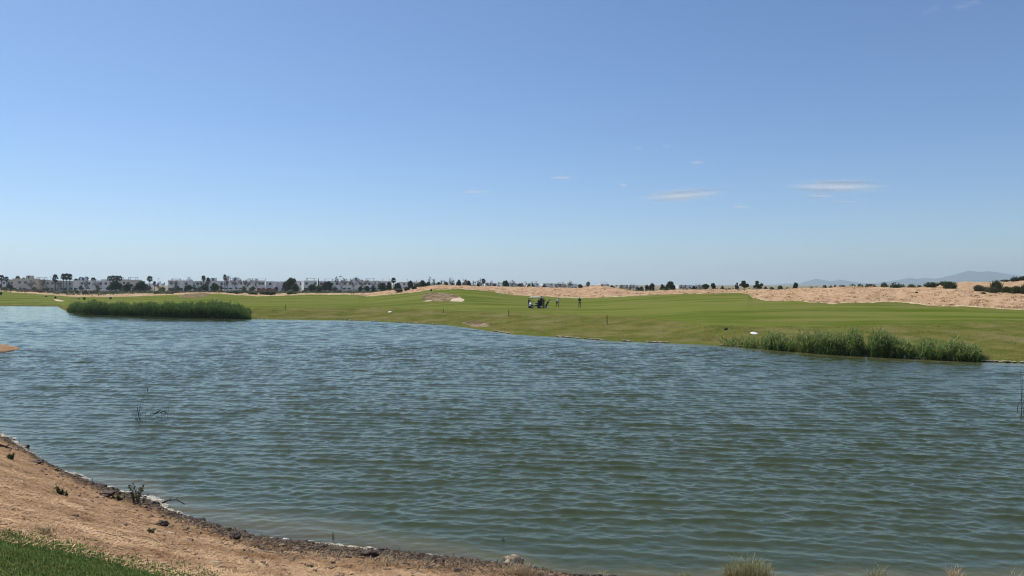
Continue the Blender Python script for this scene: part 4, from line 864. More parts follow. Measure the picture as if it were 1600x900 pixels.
# ------------------------------------------------------------------ people
def skin_body(joints, edges, radii, root):
    me = bpy.data.meshes.new('b'); me.from_pydata([joints[k_] for k_ in joints], [(list(joints).index(a), list(joints).index(b)) for a, b in edges], [])
    o = bpy.data.objects.new('b', me); COL.objects.link(o); bm = bmesh.new(); bm.from_mesh(me); ly = bm.verts.layers.skin.verify(); bm.verts.ensure_lookup_table()
    for i, k_ in enumerate(joints): rr = radii[k_]; bm.verts[i][ly].radius = rr if isinstance(rr, tuple) else (rr, rr); bm.verts[i][ly].use_root = (k_ == root)
    bm.to_mesh(me); bm.free(); o.modifiers.new('s', 'SKIN').use_smooth_shade = True; sb = o.modifiers.new('u', 'SUBSURF'); sb.levels = 2
    dg = bpy.context.evaluated_depsgraph_get(); ev = bpy.data.meshes.new_from_object(o.evaluated_get(dg)); bpy.data.objects.remove(o); return ev
def person(px, py, hgt, face, pose, mats, label, cap=None, Y=None, at=None):
    """face = heading in degrees, 0 looks towards the camera (-Y), 90 to the right (+X)"""
    if at is None:
        Y = Y or hit(px, py, 95); p = P(px, Y)
    else: p = Vector(at)
    J = dict(pelvis=(0, 0, .95), waist=(0, -.005, 1.08), chest=(0, .01, 1.30), neck=(0, .0, 1.47), head0=(0, -.02, 1.56), head=(0, -.03, 1.66), top=(0, -.02, 1.72))
    for s, sx in (('l', -1), ('r', 1)):
        J.update({'hip' + s: (sx * .10, 0, .90), 'knee' + s: (sx * .12, -.02, .50), 'ank' + s: (sx * .13, .02, .09), 'toe' + s: (sx * .15, -.16, .035), 'sho' + s: (sx * .19, .02, 1.41), 'elb' + s: (sx * .25, .05, 1.13), 'wri' + s: (sx * .24, -.03, .90), 'hand' + s: (sx * .235, -.06, .82)})
    if pose == 'club':       # both hands together in front
        for s, sx in (('l', -1), ('r', 1)): J.update({'elb' + s: (sx * .22, -.12, 1.14), 'wri' + s: (sx * .05, -.32, 1.0), 'hand' + s: (sx * .02, -.38, .95)})
    if pose == 'phone':
        for s, sx in (('l', -1), ('r', 1)): J.update({'elb' + s: (sx * .23, -.08, 1.12), 'wri' + s: (sx * .10, -.30, 1.18), 'hand' + s: (sx * .06, -.36, 1.24)})
    if pose == 'bend':       # leaning over the ball, arms hanging to the club
        up = dict(waist=(0, -.07, 1.05), chest=(0, -.22, 1.22), neck=(0, -.34, 1.34), head0=(0, -.40, 1.40), head=(0, -.47, 1.46), top=(0, -.50, 1.53)); J.update(up)
        for s, sx in (('l', -1), ('r', 1)): J.update({'sho' + s: (sx * .19, -.30, 1.30), 'elb' + s: (sx * .18, -.38, 1.02), 'wri' + s: (sx * .05, -.46, .82), 'hand' + s: (sx * .02, -.48, .75), 'hip' + s: (sx * .10, .02, .90), 'knee' + s: (sx * .20, -.04, .49), 'ank' + s: (sx * .24, .0, .09), 'toe' + s: (sx * .28, -.17, .035)})
    if pose == 'sit':
        for s, sx in (('l', -1), ('r', 1)): J.update({'hip' + s: (sx * .10, -.02, .93), 'knee' + s: (sx * .14, -.46, .95), 'ank' + s: (sx * .14, -.52, .52), 'toe' + s: (sx * .15, -.70, .47), 'elb' + s: (sx * .25, -.12, 1.16), 'wri' + s: (sx * .16, -.36, 1.15), 'hand' + s: (sx * .14, -.44, 1.18)})
    if pose == 'reach':
        J.update(elbr=(.26, -.22, 1.22), wrir=(.20, -.46, 1.15), handr=(.19, -.54, 1.13), elbl=(-.26, -.18, 1.20), wril=(-.18, -.40, 1.08), handl=(-.17, -.48, 1.06))
    E_ = [('pelvis', 'waist'), ('waist', 'chest'), ('chest', 'neck'), ('neck', 'head0'), ('head0', 'head'), ('head', 'top')]
    rad = dict(pelvis=(.155, .115), waist=(.145, .105), chest=(.165, .12), neck=.058, head0=(.075, .085), head=(.082, .10), top=.06)
    for s in 'lr':
        E_ += [('pelvis', 'hip' + s), ('hip' + s, 'knee' + s), ('knee' + s, 'ank' + s), ('ank' + s, 'toe' + s), ('chest', 'sho' + s), ('sho' + s, 'elb' + s), ('elb' + s, 'wri' + s), ('wri' + s, 'hand' + s)]
        rad.update({'hip' + s: .095, 'knee' + s: .065, 'ank' + s: .045, 'toe' + s: (.045, .03), 'sho' + s: .068, 'elb' + s: .046, 'wri' + s: .032, 'hand' + s: (.042, .02)})
    me = skin_body(J, E_, rad, 'pelvis')
    # clothes: every face belongs to its nearest bone
    bones = [(Vector(J[a]), Vector(J[b]), (3 if 'toe' in b else 2 if b[:3] in ('hip', 'kne', 'ank') else 0 if b in ('head0', 'head', 'top') or b[:3] in ('wri', 'han') else 1)) for a, b in E_]
    mi = []
    for pl_ in me.polygons:
        c = pl_.center; best = min(bones, key=lambda q: (c - (q[0] + (q[1] - q[0]) * max(0, min(1, (c - q[0]).dot(q[1] - q[0]) / (q[1] - q[0]).length_squared)))).length); mi.append(best[2])
    bm = bmesh.new(); bm.from_mesh(me)
    for i, f_ in enumerate(bm.faces): f_.material_index = mi[i]
    # fingers, thumb, nose, ears joined into the same body
    x = MB()
    for s, sx in (('l', -1), ('r', 1)):
        h = Vector(J['hand' + s]); wv = (h - Vector(J['wri' + s])).normalized(); side = wv.cross(Vector((sx, .3, .2))).normalized(); curl = wv.cross(side)
        for j, L_ in enumerate((.072, .082, .077, .062)):
            b0 = h - wv * .01 + side * (j - 1.5) * .019; x.tube([b0, b0 + wv * L_ * .5, b0 + wv * L_ * .8 + curl * .02, b0 + wv * L_ * .85 + curl * .042], [.009, .0085, .008, .006], 5)
        b0 = h - wv * .045 - side * .03; x.tube([b0, b0 - side * .025 + wv * .03, b0 - side * .028 + wv * .06 + curl * .012], [.011, .010, .007], 5)
    hd = Vector(J['head']); fd = (Vector(J['head']) - Vector(J['head0'])); fwd = Vector((0, -1, 0)) if pose != 'bend' else Vector((0, -.7, -.7))
    x.tube([hd + fwd * .09 + Vector((0, 0, .02)), hd + fwd * .125 - Vector((0, 0, .015)), hd + fwd * .09 - Vector((0, 0, .025))], [.008, .014, .01], 5)
    for sx in (-1, 1): x.lump(hd + Vector((sx * .088, .01, 0)), (.012, .022, .032), 0, 6, 4)
    vm = [bm.verts.new(p_) for p_ in x.v]
    for q in x.f:
        try: bm.faces.new([vm[i] for i in q]).material_index = 0
        except ValueError: pass
    bm.to_mesh(me); bm.free()
    o = obj('person', me, mats); o.location = p; o.rotation_euler = (0, 0, R(face)); o.scale = (hgt / 1.75,) * 3; tag(o, label, 'person', 'golfers on the fairway')
    ey = MB()
    for sx in (-1, 1): ey.lump(hd + fwd * .092 + Vector((sx * .034, 0, .018)), (.012, .008, .008), 0, 6, 4)
    ey.box(hd + fwd * .098 + Vector((0, 0, -.05)), (.05, .008, .012)); ey.build('face', M['hair'], o)
    hb = MB(); hb.lump(hd + Vector((0, .012, .03)) - fwd * .012, (.093, .108, .085), .04, 12, 8, 3); hb.build('hair', M['hair'], o, True)
    if cap:
        cb = MB(); cb.lump(hd + Vector((0, .0, .055)), (.102, .118, .075), 0, 12, 8); cb.box(hd + fwd * .15 + Vector((0, 0, .052)), (.15, .14, .018)); cb.build('cap', M[cap], o, True)
    return o
SK = M['skin']
YC = hit(836, 481.5, 95)
gA = person(826.3, 481.3, 1.62, 70, 'reach', [SK, M['blackcloth'], M['khaki'], M['black']], 'golfer in black standing at the front end of the golf cart', None, Y=YC - .2)
person(842.0, 481.6, 1.60, -150, 'phone', [SK, M['blackcloth'], M['blackcloth'], M['black']], 'golfer in black standing against the rear wheel of the golf cart', None, Y=YC - 1.0)
person(849.6, 480.3, 1.62, 60, 'reach', [SK, M['navy'], M['khaki'], M['black']], 'golfer in navy between the golf cart and the bag trolley', None, Y=YC + .4)
person(846.7, 479.5, 1.60, -20, 'stand', [SK, M['navy'], M['greycloth'], M['black']], 'golfer in a white cap half hidden behind the golfer in navy', 'whitecloth', Y=YC + 2.2)
gW = person(870.5, 480.2, 1.75, 35, 'bend', [SK, M['whitecloth'], M['khaki'], M['black']], 'golfer in a white shirt bending over the ball', None)
gD = person(905.6, 481.3, 1.75, -25, 'club', [SK, M['blackcloth'], M['greycloth'], M['black']], 'golfer in black with a white cap standing alone at right', 'whitecloth')
def club(o, a, b, label):
    e = MB(); e.tube([a, b], [.011, .007], 6); e.tube([a, Vector(a) + (Vector(b) - Vector(a)) * .25], .014, 6); d = Vector(b); e.lump(d + Vector((.03, 0, .015)), (.06, .025, .022), 0, 8, 5)
    c = e.build('golf_club', M['metal']); c.location = o.location; c.rotation_euler = o.rotation_euler; tag(c, label, 'golf club', 'golf clubs in use')
club(gW, (0, -.50, .80), (0, -.78, .02), 'thin golf club held by the golfer bending in a white shirt')
club(gD, (0, -.40, 1.02), (.05, -.55, .02), 'thin golf club held by the golfer in black with a white cap')

# ------------------------------------------------------------------ golf cart, trolley and bags
cp = P(836.5, YC + .75); CR = R(14); cart = empty('golf_cart', cp, CR); tag(cart, 'white golf cart with a cream roof parked on the fairway', 'golf cart')
# x axis along the cart, front towards -x
def prism(pts, y0, y1):
    n_ = len(pts); v = [(a, y0, b) for a, b in pts] + [(a, y1, b) for a, b in pts]; f = [tuple(range(n_)), tuple(range(2 * n_ - 1, n_ - 1, -1))] + [((i + 1) % n_, i, n_ + i, n_ + (i + 1) % n_) for i in range(n_)]; return v, f
b = MB(); b.add(*prism([(-1.05, .32), (-.98, .62), (-.80, .80), (-.62, .78), (-.52, .36), (-.40, .30), (.30, .30), (.34, .62), (.60, .66), (.98, .60), (1.05, .34), (.84, .30), (.80, .42), (.62, .48), (.46, .42), (.42, .28), (-.50, .22), (-.56, .42), (-.70, .46), (-.86, .42), (-.92, .28)], -.55, .55)); body = b.build('body', M['black'], cart); bv = body.modifiers.new('bevel', 'BEVEL'); bv.width = .03; bv.segments = 2
b = MB(); b.add(*prism([(-1.07, .36), (-1.0, .65), (-.81, .83), (-.60, .80), (-.50, .40), (-.30, .36), (-.30, .31), (-.47, .31), (-.55, .45), (-.70, .50), (-.88, .45), (-.95, .31)], -.57, .57)); cw = b.build('front_cowl', M['cartwhite'], cart); bv = cw.modifiers.new('bevel', 'BEVEL'); bv.width = .03; bv.segments = 2
b = MB(); b.box((.32, 0, .72), (.52, 1.0, .14)); b.build('seat', M['black'], cart); b = MB(); b.box((.58, 0, 1.0), (.10, 1.0, .46), 0); b.build('backrest', M['black'], cart)
b = MB(); cs = [(-.59, 0), (-.60, .05), (-.36, .13), (0, .16), (.36, .13), (.60, .05), (.59, 0)]; v_ = []; xs_ = ((-.86, .93, .6), (-.80, 1, .9), (0, 1, 1), (.76, 1, .9), (.82, .93, .6))
for x_, sy_, sz_ in xs_: v_ += [(x_, a_ * sy_, 1.66 + b_ * sz_) for a_, b_ in cs]
b.add(v_, [(q * 7 + k_, q * 7 + (k_ + 1) % 7, (q + 1) * 7 + (k_ + 1) % 7, (q + 1) * 7 + k_) for q in range(4) for k_ in range(7)] + [tuple(range(7)), tuple(range(34, 27, -1))]); rf = b.build('roof', M['cartcream'], cart); bv = rf.modifiers.new('bevel', 'BEVEL'); bv.width = .025; bv.segments = 2
for sx, sy in ((-1, -1), (-1, 1), (1, -1), (1, 1)):
    b = MB(); b.tube([(-.72, sy * .5, .78), (-.66, sy * .5, 1.70)] if sx < 0 else [(.74, sy * .5, .62), (.70, sy * .5, 1.70)], .022, 8); b.build('roof_post', M['black'], cart)
for sx, sy in ((-.72, -.48), (-.72, .48), (.64, -.48), (.64, .48)):
    b = MB(); b.tube([(sx, sy - .09, .21), (sx, sy - .07, .21), (sx, sy + .07, .21), (sx, sy + .09, .21)], [.18, .215, .215, .18], 18); wh = b.build('wheel', M['rubber'], cart); b = MB(); b.tube([(sx, sy - .1, .21), (sx, sy + .1, .21)], .11, 12); b.build('rim', M['cartwhite'], wh)
b = MB(); b.tube([(-.60, -.24, .70), (-.40, -.24, 1.0)], .02, 6); ring_ = [(-.40 + .09 * math.cos(t) * .6, -.24 + .17 * math.sin(t), 1.0 + .10 * math.cos(t)) for t in np.linspace(0, 2 * math.pi, 17)]; b.tube(ring_, .014, 6); b.build('steering_wheel', M['black'], cart)
k = NT('windscreen'); k.p.inputs['Transmission Weight'].default_value = 1; k.p.inputs['Roughness'].default_value = .02; k.p.inputs['IOR'].default_value = 1.1; k.p.inputs['Base Color'].default_value = (.85, .9, .9, 1); b = MB(); b.add(*prism([(-.73, .82), (-.715, .82), (-.665, 1.66), (-.68, 1.66)], -.48, .48)); b.build('windscreen', k.m, cart)
b = MB(); b.box((.86, 0, .64), (.34, .9, .05)); b.tube([(.80, -.45, .65), (.82, -.45, 1.1), (.82, .45, 1.1), (.80, .45, .65)], .016, 6); b.build('bag_rack', M['black'], cart)
for sy in (-.36, .36):
    b = MB(); b.lump((-1.0, sy, .58), (.05, .09, .05), 0, 8, 6); b.build('headlight', M['metal'], cart)
def golf_bag(loc, lean, rz, mk, label, seed):
    e = empty('golf_bag', loc, rz); e.rotation_euler = (0, lean, rz); tag(e, label, 'golf bag', 'golf bags by the cart')
    b = MB(); b.tube([(0, 0, 0), (0, 0, .05), (0, 0, .45), (0, 0, .82), (0, 0, .86)], [.13, .14, .125, .15, .15], 12); b.lump((.0, -.13, .35), (.09, .06, .2), 0, 8, 6); b.build('bag', M[mk], e, True)
    rr = random.Random(seed)
    for i in range(7):
        a = i * .9; x_, y_ = .08 * math.cos(a), .08 * math.sin(a); c = MB(); zt = rr.uniform(1.05, 1.25); c.tube([(x_, y_, .7), (x_ * 1.4, y_ * 1.4, zt)], .008, 5); c.lump((x_ * 1.4 + .03, y_ * 1.4, zt + .02), (.06, .035, .035), 0, 7, 5); c.build('club', M['black'] if i % 2 else M['metal'], e)
    b = MB(); b.tube([(.14, 0, .75), (.26, 0, .6), (.24, 0, .35), (.13, 0, .2)], .015, 5); b.build('strap', M['black'], e)
M['bagred'] = M['navy']
for sy, mk, lab in ((-.24, 'black', 'black golf bag strapped upright on the near side of the cart rack'), (.24, 'navy', 'navy golf bag strapped upright on the far side of the cart rack')):
    qq = Vector((.9 * math.cos(CR) - sy * math.sin(CR), .9 * math.sin(CR) + sy * math.cos(CR), .67)); golf_bag(cp + qq, R(6), CR, mk, lab, 3)
tp = P(853.6, YC + .2); tr = empty('golf_trolley', tp, 0); tag(tr, 'push trolley with black wheels and white frame right of the cart', 'golf trolley')
for sy in (-.32, .32):
    b = MB(); b.tube([(-.05, sy - .03, .15), (-.05, sy + .03, .15)], .15, 16); wh = b.build('wheel', M['rubber'], tr); b = MB(); b.tube([(-.05, sy - .035, .15), (-.05, sy + .035, .15)], .08, 10); b.build('rim', M['cartwhite'], wh)
b = MB(); b.tube([(-.45, 0, .11), (-.05, 0, .22), (.35, 0, .62), (.62, 0, .95), (.85, 0, 1.0)], .024, 8); b.tube([(-.05, -.32, .15), (-.05, 0, .24), (-.05, .32, .15)], .018, 6); b.box((-.1, 0, .26), (.4, .28, .12), 0); b.build('frame', M['cartwhite'], tr)
b = MB(); b.tube([(-.45, -.03, .10), (-.45, .03, .10)], .10, 14); b.build('front_wheel', M['rubber'], tr); b = MB(); b.tube([(.85, -.16, 1.0), (.85, .16, 1.0)], .02, 8); b.build('handle', M['black'], tr)
golf_bag(tp + Vector((-.10, 0, .30)), R(30), 0, 'black', 'black golf bag lying tilted on the push trolley with clubs sticking out', 9)

# ------------------------------------------------------------------ stakes, slabs, stones on the far bank
for px, pb, hp, lab in [(795, 493.3, 9, 'dark stake in the rough below the golf cart'), (948.5, 506.5, 13, 'tallest dark stake, on the bank right of the golfers'), (692.5, 489, 6.5, 'faint short stake left of the bare bank patch'), (446, 484, 8, 'faint thin stake right of the left reed bed')]:
    Y = hit(px, pb); p = P(px, Y); h = hp / FPX * Y; b = MB(); b.box((0, 0, h / 2 - .08), (.075, .075, h + .16), .3, .9); b.box((0, 0, h + .02), (.06, .06, .04), .3, .5); o = b.build('marker_stake', M['stake']); o.location = p; tag(o, lab, 'stake', 'marker stakes along the far bank')
def slab(px, py, wp, lab, tilt):
    Y = hit(px, py); p = P(px, Y, .05); wd = wp / FPX * Y; b = MB(); b.lump((0, 0, 0), (wd / 2, wd * .55, .05), .10, 10, 4, int(px)); o = b.build('flat_stone', M['slab']); o.location = p; o.rotation_euler = (tilt, R(-6), .3); tag(o, lab, 'stone', 'pale flat stones on the far bank')
slab(1178, 521.5, 11, 'bright white flat slab on the bank left of the right reed stand', R(14)); slab(609, 488, 6.5, 'small white flat slab on the grass bank at mid left', R(10)); slab(1201, 529.5, 6, 'small pale stone just right below the bright white slab', R(6))
p = P(1134.5, hit(1134.5, 516)); b = MB(); b.lump((0, 0, .10), (.16, .09, .10), .1, 10, 6, 2); b.lump((.14, 0, .20), (.05, .045, .05), .05, 8, 6, 3); b.tube([(.18, 0, .2), (.23, 0, .19)], [.015, .004], 5); b.tube([(-.12, 0, .12), (-.26, 0, .10)], [.05, .01], 5)
for sy in (-.03, .03): b.tube([(0, sy, .03), (0, sy, -.02)], .008, 4)
o = b.build('duck', M['black'], None, True); o.location = p; tag(o, 'small dark bird resting on the grass left of the white slab', 'bird')
p = P(1420, 49.8); b = MB(); b.lump((0, 0, .05), (.13, .1, .11), .18, 9, 6, 5); o = b.build('shore_stone', M['slab']); o.location = (p.x, float(farY(1420)) - .1, .06); tag(o, 'white stone at the water edge below the right reed stand', 'stone')

# pale dried crust along the far waterline
r = np.random.RandomState(12); b = MB()
for i in range(520):
    px = r.uniform(400, 1600); ok = np.sin(px * .05) + np.sin(px * .021 + 1) + .8 * np.sin(px * .13)
    if px < 1130 and ok < -.2 or 1130 < px < 1330 and r.uniform() < .75: continue
    Y = float(farY(px)) + r.uniform(-.05, .25); s = r.uniform(.06, .17); b.lump(((px - 800) / FPX * Y, Y, .03 + r.uniform(0, .04)), (s * 1.9, s * .8, .04), .25, 6, 4, i)
M['crust'] = mat('shore_crust', (.42, .36, .25), (.28, .24, .15), 3, .9, use_obj=False); o = b.build('shore_crust', M['crust']); tag(o, 'pale broken crust along the far waterline', 'shore crust', None, 'stuff')

# ------------------------------------------------------------------ reeds
def reeds(name, spots, hts, seed, label, leafw=.05, lean=(.0, 0), nl=6, rm='bankreed'):
    r_ = np.random.RandomState(seed); v = []; f = []; t = []
    def quad(a, b, sd, w0, w1, tt):
        k0 = len(v); v.extend([a - sd * w0, a + sd * w0, b + sd * w1, b - sd * w1]); f.append((k0, k0 + 1, k0 + 2, k0 + 3)); t.extend([tt] * 4)
    for (x_, y_, z_), h in zip(spots, hts):
        tt = r_.uniform(); b = np.array([x_, y_, z_ - .3]); d = np.array([lean[0] + r_.normal(0, .10), lean[1] + r_.normal(0, .10), 1.]); tip = b + d * (h + .3); sd = np.array([1., r_.normal(0, .5), 0]); sd /= np.linalg.norm(sd)
        quad(b, tip, sd, .012, .006, tt * .7)
        for j in range(nl):
            u = r_.uniform(.25, 1.0); q = b + (tip - b) * u; a = r_.uniform(0, 6.283); L_ = r_.uniform(.3, .65); out = np.array([math.cos(a) * .6 + lean[0] * 2, math.sin(a) * .6, r_.uniform(.35, 1.0)]); out /= np.linalg.norm(out)
            m_ = q + out * L_ * .55; e_ = m_ + (out + np.array([out[0] * .6, out[1] * .6, -.55])) * L_ * .5; s2 = np.cross(out, [0, 0, 1.]); s2 /= np.linalg.norm(s2) + 1e-9
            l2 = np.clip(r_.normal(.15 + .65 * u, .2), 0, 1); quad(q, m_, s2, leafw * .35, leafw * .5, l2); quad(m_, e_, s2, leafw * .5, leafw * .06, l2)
    me = mesh_np(name, np.array(v), np.array(f)); attr(me, 'tint', t); o = obj(name, me, M[rm]); tag(o, label, 'reeds', None, 'stuff'); return o
r = np.random.RandomState(4); n = 5200; px = r.uniform(105, 391, n); Y = farY(px) - 1.2 + r.uniform(0, 1, n) ** 1.3 * 8.5; topf = interp([(103, 487), (112, 476), (125, 472.5), (150, 473), (180, 475), (220, 475), (270, 475), (320, 474.5), (350, 476), (370, 480), (382, 487), (392, 495)])
h = np.clip((EYE - (topf(px) - HOR) / FPX * (farY(px) + 1)) * .96, .3, 4) * r.uniform(.66, 1.06, n) * np.clip(.93 + .08 * waves2(px, px * 0, 24, 1, 6, 72), .7, 1.08); keep = r.uniform(size=n) < .9
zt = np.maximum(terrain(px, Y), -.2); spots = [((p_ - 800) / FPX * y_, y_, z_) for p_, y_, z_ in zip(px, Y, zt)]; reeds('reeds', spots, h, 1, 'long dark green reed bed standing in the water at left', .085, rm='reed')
n = 2600; px = np.concatenate([r.uniform(1190, 1530, n), r.normal(1345, 45, 900), r.uniform(1125, 1220, 260)]); topf = interp([(1125, 538), (1150, 530), (1175, 526), (1200, 523), (1235, 521), (1270, 516), (1300, 513), (1330, 508), (1350, 511), (1385, 514), (1402, 514), (1430, 519), (1460, 519), (1490, 527), (1515, 536), (1535, 550), (1550, 558)])
Y = farY(px) - .5 + r.uniform(0, 1, len(px)) ** 1.2 * 2.8; h = np.clip(EYE - (topf(px) - HOR) / FPX * (farY(px) + .5), .25, 3.5) * .9 * r.uniform(.2, 1.0, len(px)) ** .9 * np.clip(.80 + .22 * waves2(px, px * 0, 38, 1, 6, 71), .45, 1.1); zt = np.maximum(terrain(px, Y), -.15)
dens = np.clip(np.sin(px * .06) + np.sin(px * .17 + 1) + 1.6, .25, 1); keep = r.uniform(size=len(px)) < np.where(px < 1230, .5, dens * .68)
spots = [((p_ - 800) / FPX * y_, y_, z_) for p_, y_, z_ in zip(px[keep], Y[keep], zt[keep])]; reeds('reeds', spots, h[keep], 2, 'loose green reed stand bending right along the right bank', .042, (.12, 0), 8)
# dry tufts dotted over the dunes
r = np.random.RandomState(14); n = 5200; px = r.uniform(540, 1640, n); u = r.uniform(size=n) ** 1.4; Y = cY(px) + 1 + u * (dY(px) - cY(px)) * 1.05; x_ = (px - 800) / FPX * Y; keep = (waves2(x_, Y, 7, 1, 6, 91) + waves2(x_, Y, 2, .6, 6, 92) + r.normal(0, .5, n)) > .55; px, Y, x_ = px[keep], Y[keep], x_[keep]; n = len(px); zt = terrain(px, Y)
pts = np.repeat(np.stack([x_, Y, zt], -1), 6, 0) + np.stack([r.normal(0, .16, n * 6), r.normal(0, .16, n * 6), r.uniform(.0, .22, n * 6)], -1); v, f = cards(pts, .085, r, .3, 3); me = leafmesh('dune_grass', v, f, np.repeat(r.uniform(size=n), 6)); M['dunegrass'] = leafmat('dry_dune_tufts', (.17, .12, .06), (.42, .30, .17), .2); o = obj('dune_grass', me, M['dunegrass']); tag(o, 'sparse dry tufts dotted over the sandy dunes', 'grass', None, 'stuff')
# rough grass along the far bank
n = 70000; px = r.uniform(395, 1640, n); u = r.uniform(size=n) ** 1.1; Y = farY(px) + .1 + u * (bY(px) - farY(px)) * 1.1; zt = terrain(px, Y); x_ = (px - 800) / FPX * Y
keep = (waves2(x_, Y, 3, 1, 6, 41) + r.normal(0, .6, n)) > .1; px, Y, zt, x_ = px[keep], Y[keep], zt[keep], x_[keep]; n = len(px)
hh = r.uniform(.02, .085, n) * (1 + 2.2 * (r.uniform(size=n) < .03)); a = r.uniform(0, 6.28, n); sd = np.stack([np.cos(a), np.sin(a), 0 * a], -1) * .014; b0 = np.stack([x_, Y, zt - .02], -1); tip = b0 + np.stack([r.normal(0, .07, n), r.normal(0, .07, n), hh], -1)
v = np.stack([b0 - sd, b0 + sd, tip + sd * .5, tip - sd * .5], 1).reshape(-1, 3); me = mesh_np('rough_grass', v, np.arange(n * 4).reshape(n, 4)); attr(me, 'tint', np.repeat(np.clip(r.normal(.4, .3, n), 0, 1), 4)); o = obj('rough_grass', me, M['rough']); tag(o, 'uneven rough grass along the far bank', 'grass', None, 'stuff')

# ------------------------------------------------------------------ near bank: lawn, litter, foam, muck, stones, plants
def blades(name, px, py_ok, Y, hh, wd, m, label, seed, lie=.0, bend=.5):
    r_ = np.random.RandomState(seed); n_ = len(px); zt = terrain(px, Y); b0 = np.stack([(px - 800) / FPX * Y, Y, zt - .004], -1); a = r_.uniform(0, 6.283, n_); d = np.stack([np.cos(a), np.sin(a), 0 * a], -1)
    L_ = hh * r_.uniform(.5, 1.3, n_); up = np.stack([0 * a, 0 * a, 0 * a + 1], -1); m1 = b0 + (up * (1 - lie) + d * (.18 + lie)) * L_[:, None] * .55; t1 = m1 + (up * (.75 - lie) * (1 - bend * .6) + d * (bend + lie)) * L_[:, None] * .5
    sd = np.stack([-np.sin(a), np.cos(a), 0 * a], -1) * (wd * r_.uniform(.6, 1.3, n_))[:, None] / 2
    v = np.stack([b0 - sd, b0 + sd, m1 + sd * .9, m1 - sd * .9, m1 - sd * .9, m1 + sd * .9, t1 + sd * .15, t1 - sd * .15], 1).reshape(-1, 3); me = mesh_np(name, v, np.arange(n_ * 8).reshape(-1, 4)); attr(me, 'tint', np.repeat(r_.uniform(size=n_), 8)); o = obj(name, me, M[m]); tag(o, label, 'grass' if m != 'straw' else 'litter', None, 'stuff'); return o
r = np.random.RandomState(9); n = 260000; X = r.uniform(-9.5, -.6, n); Y = r.uniform(4.5, 12.5, n); px = 800 + FPX * X / Y; zt = terrain(px, Y, False); py = HOR + (EYE - zt) * FPX / Y
edge_n = waves2(X, Y, .5, 5, 6, 51) + waves2(X, Y, .15, 3, 5, 52) + r.normal(0, 5, n); keep = (py > lawnpy(px) + edge_n) & (py < 1010) & (px > -140)
blades('lawn_grass', px[keep], None, Y[keep], .042, .0085, 'lawn', 'short green lawn grass at the lower left corner', 1)
n = 85000; px = r.uniform(-120, 1000, n); ynr = nearY(px); Y = ynr - .2 - r.uniform(size=n) * (ynr - 5.5); py = HOR + (EYE - terrain(px, Y, False)) * FPX / Y; keep = (Y > 5) & (py < 960) & (py < lawnpy(px) + 14) & (nearY(px) - Y > .7 + 2.6 * r.uniform(size=n) ** .9); px, Y = px[keep], Y[keep]; n = len(px)
b0 = np.stack([(px - 800) / FPX * Y, Y, terrain(px, Y) + .006], -1); a = r.uniform(0, 6.283, n); L_ = r.uniform(.012, .075, n)[:, None]; d = np.stack([np.cos(a), np.sin(a), r.normal(.06, .14, n)], -1) * L_; sd = np.stack([-np.sin(a), np.cos(a), 0 * a], -1) * r.uniform(.002, .0075, n)[:, None]
v = np.stack([b0 - d - sd, b0 + d - sd, b0 + d + sd, b0 - d + sd], 1).reshape(-1, 3); me = mesh_np('dry_litter', v, np.arange(n * 4).reshape(n, 4)); fr = np.clip((nearY(px) - Y) / np.maximum(nearY(px) - 7.5, 3), 0, 1); attr(me, 'tint', np.repeat(np.clip(-.05 + .45 * fr + .16 * waves2(b0[:, 0], b0[:, 1], 1.7, 1, 7, 81) + .12 * waves2(b0[:, 0], b0[:, 1], .5, 1, 7, 82) + .45 * r.uniform(size=n) ** 1.6, 0, 1), 4)); M['litter'] = leafmat('dry_litter', (.17, .09, .04), (.68, .46, .265), .0, .9); o = obj('dry_litter', me, M['litter']); tag(o, 'dry straw and leaf litter on the near bank', 'litter', None, 'stuff')
n = 26000; px = r.uniform(-60, 860, n); d_ = np.abs(r.normal(0, 1.15, n)) - .08; Y = nearY(px) - d_; keep = r.uniform(size=n) < np.clip(.55 + .3 * waves2(px, px * 0, 60, 1, 5, 83), .15, 1); px, Y = px[keep], Y[keep]; n = len(px)
b0 = np.stack([(px - 800) / FPX * Y, Y, np.maximum(terrain(px, Y), 0) + r.uniform(.004, .03, n)], -1); a = r.uniform(0, 6.283, n); L_ = r.uniform(.015, .09, n)[:, None]; d = np.stack([np.cos(a), np.sin(a), r.normal(.1, .25, n)], -1) * L_; sd = np.stack([-np.sin(a), np.cos(a), 0 * a], -1) * r.uniform(.002, .008, n)[:, None]
v = np.stack([b0 - d - sd, b0 + d - sd, b0 + d + sd, b0 - d + sd], 1).reshape(-1, 3); me = mesh_np('rotten_litter', v, np.arange(n * 4).reshape(n, 4)); attr(me, 'tint', np.repeat(r.uniform(size=n) ** 2.5, 4)); M['rotten'] = leafmat('rotten_litter', (.035, .024, .016), (.30, .22, .14), .0, .9); o = obj('rotten_litter', me, M['rotten']); tag(o, 'dark rotten twigs and weed strewn along the near waterline', 'litter', None, 'stuff')
# clods and pebbles
b = MB()
for i in range(900):
    px = r.uniform(-60, 1000); d_ = abs(r.normal(0, 2.6)); Y = float(nearY(px)) - .1 - d_; s = r.uniform(.010, .035) * (1.5 if r.uniform() < .1 else 1); q = P(px, Y); b.lump((q.x, q.y, q.z + s * .3), (s * 1.3, s, s * .7), .3, 6, 4, i)
o = b.build('pebbles', M['pebble']); tag(o, 'small clods and pebbles on the near bank', 'pebbles', None, 'stuff')
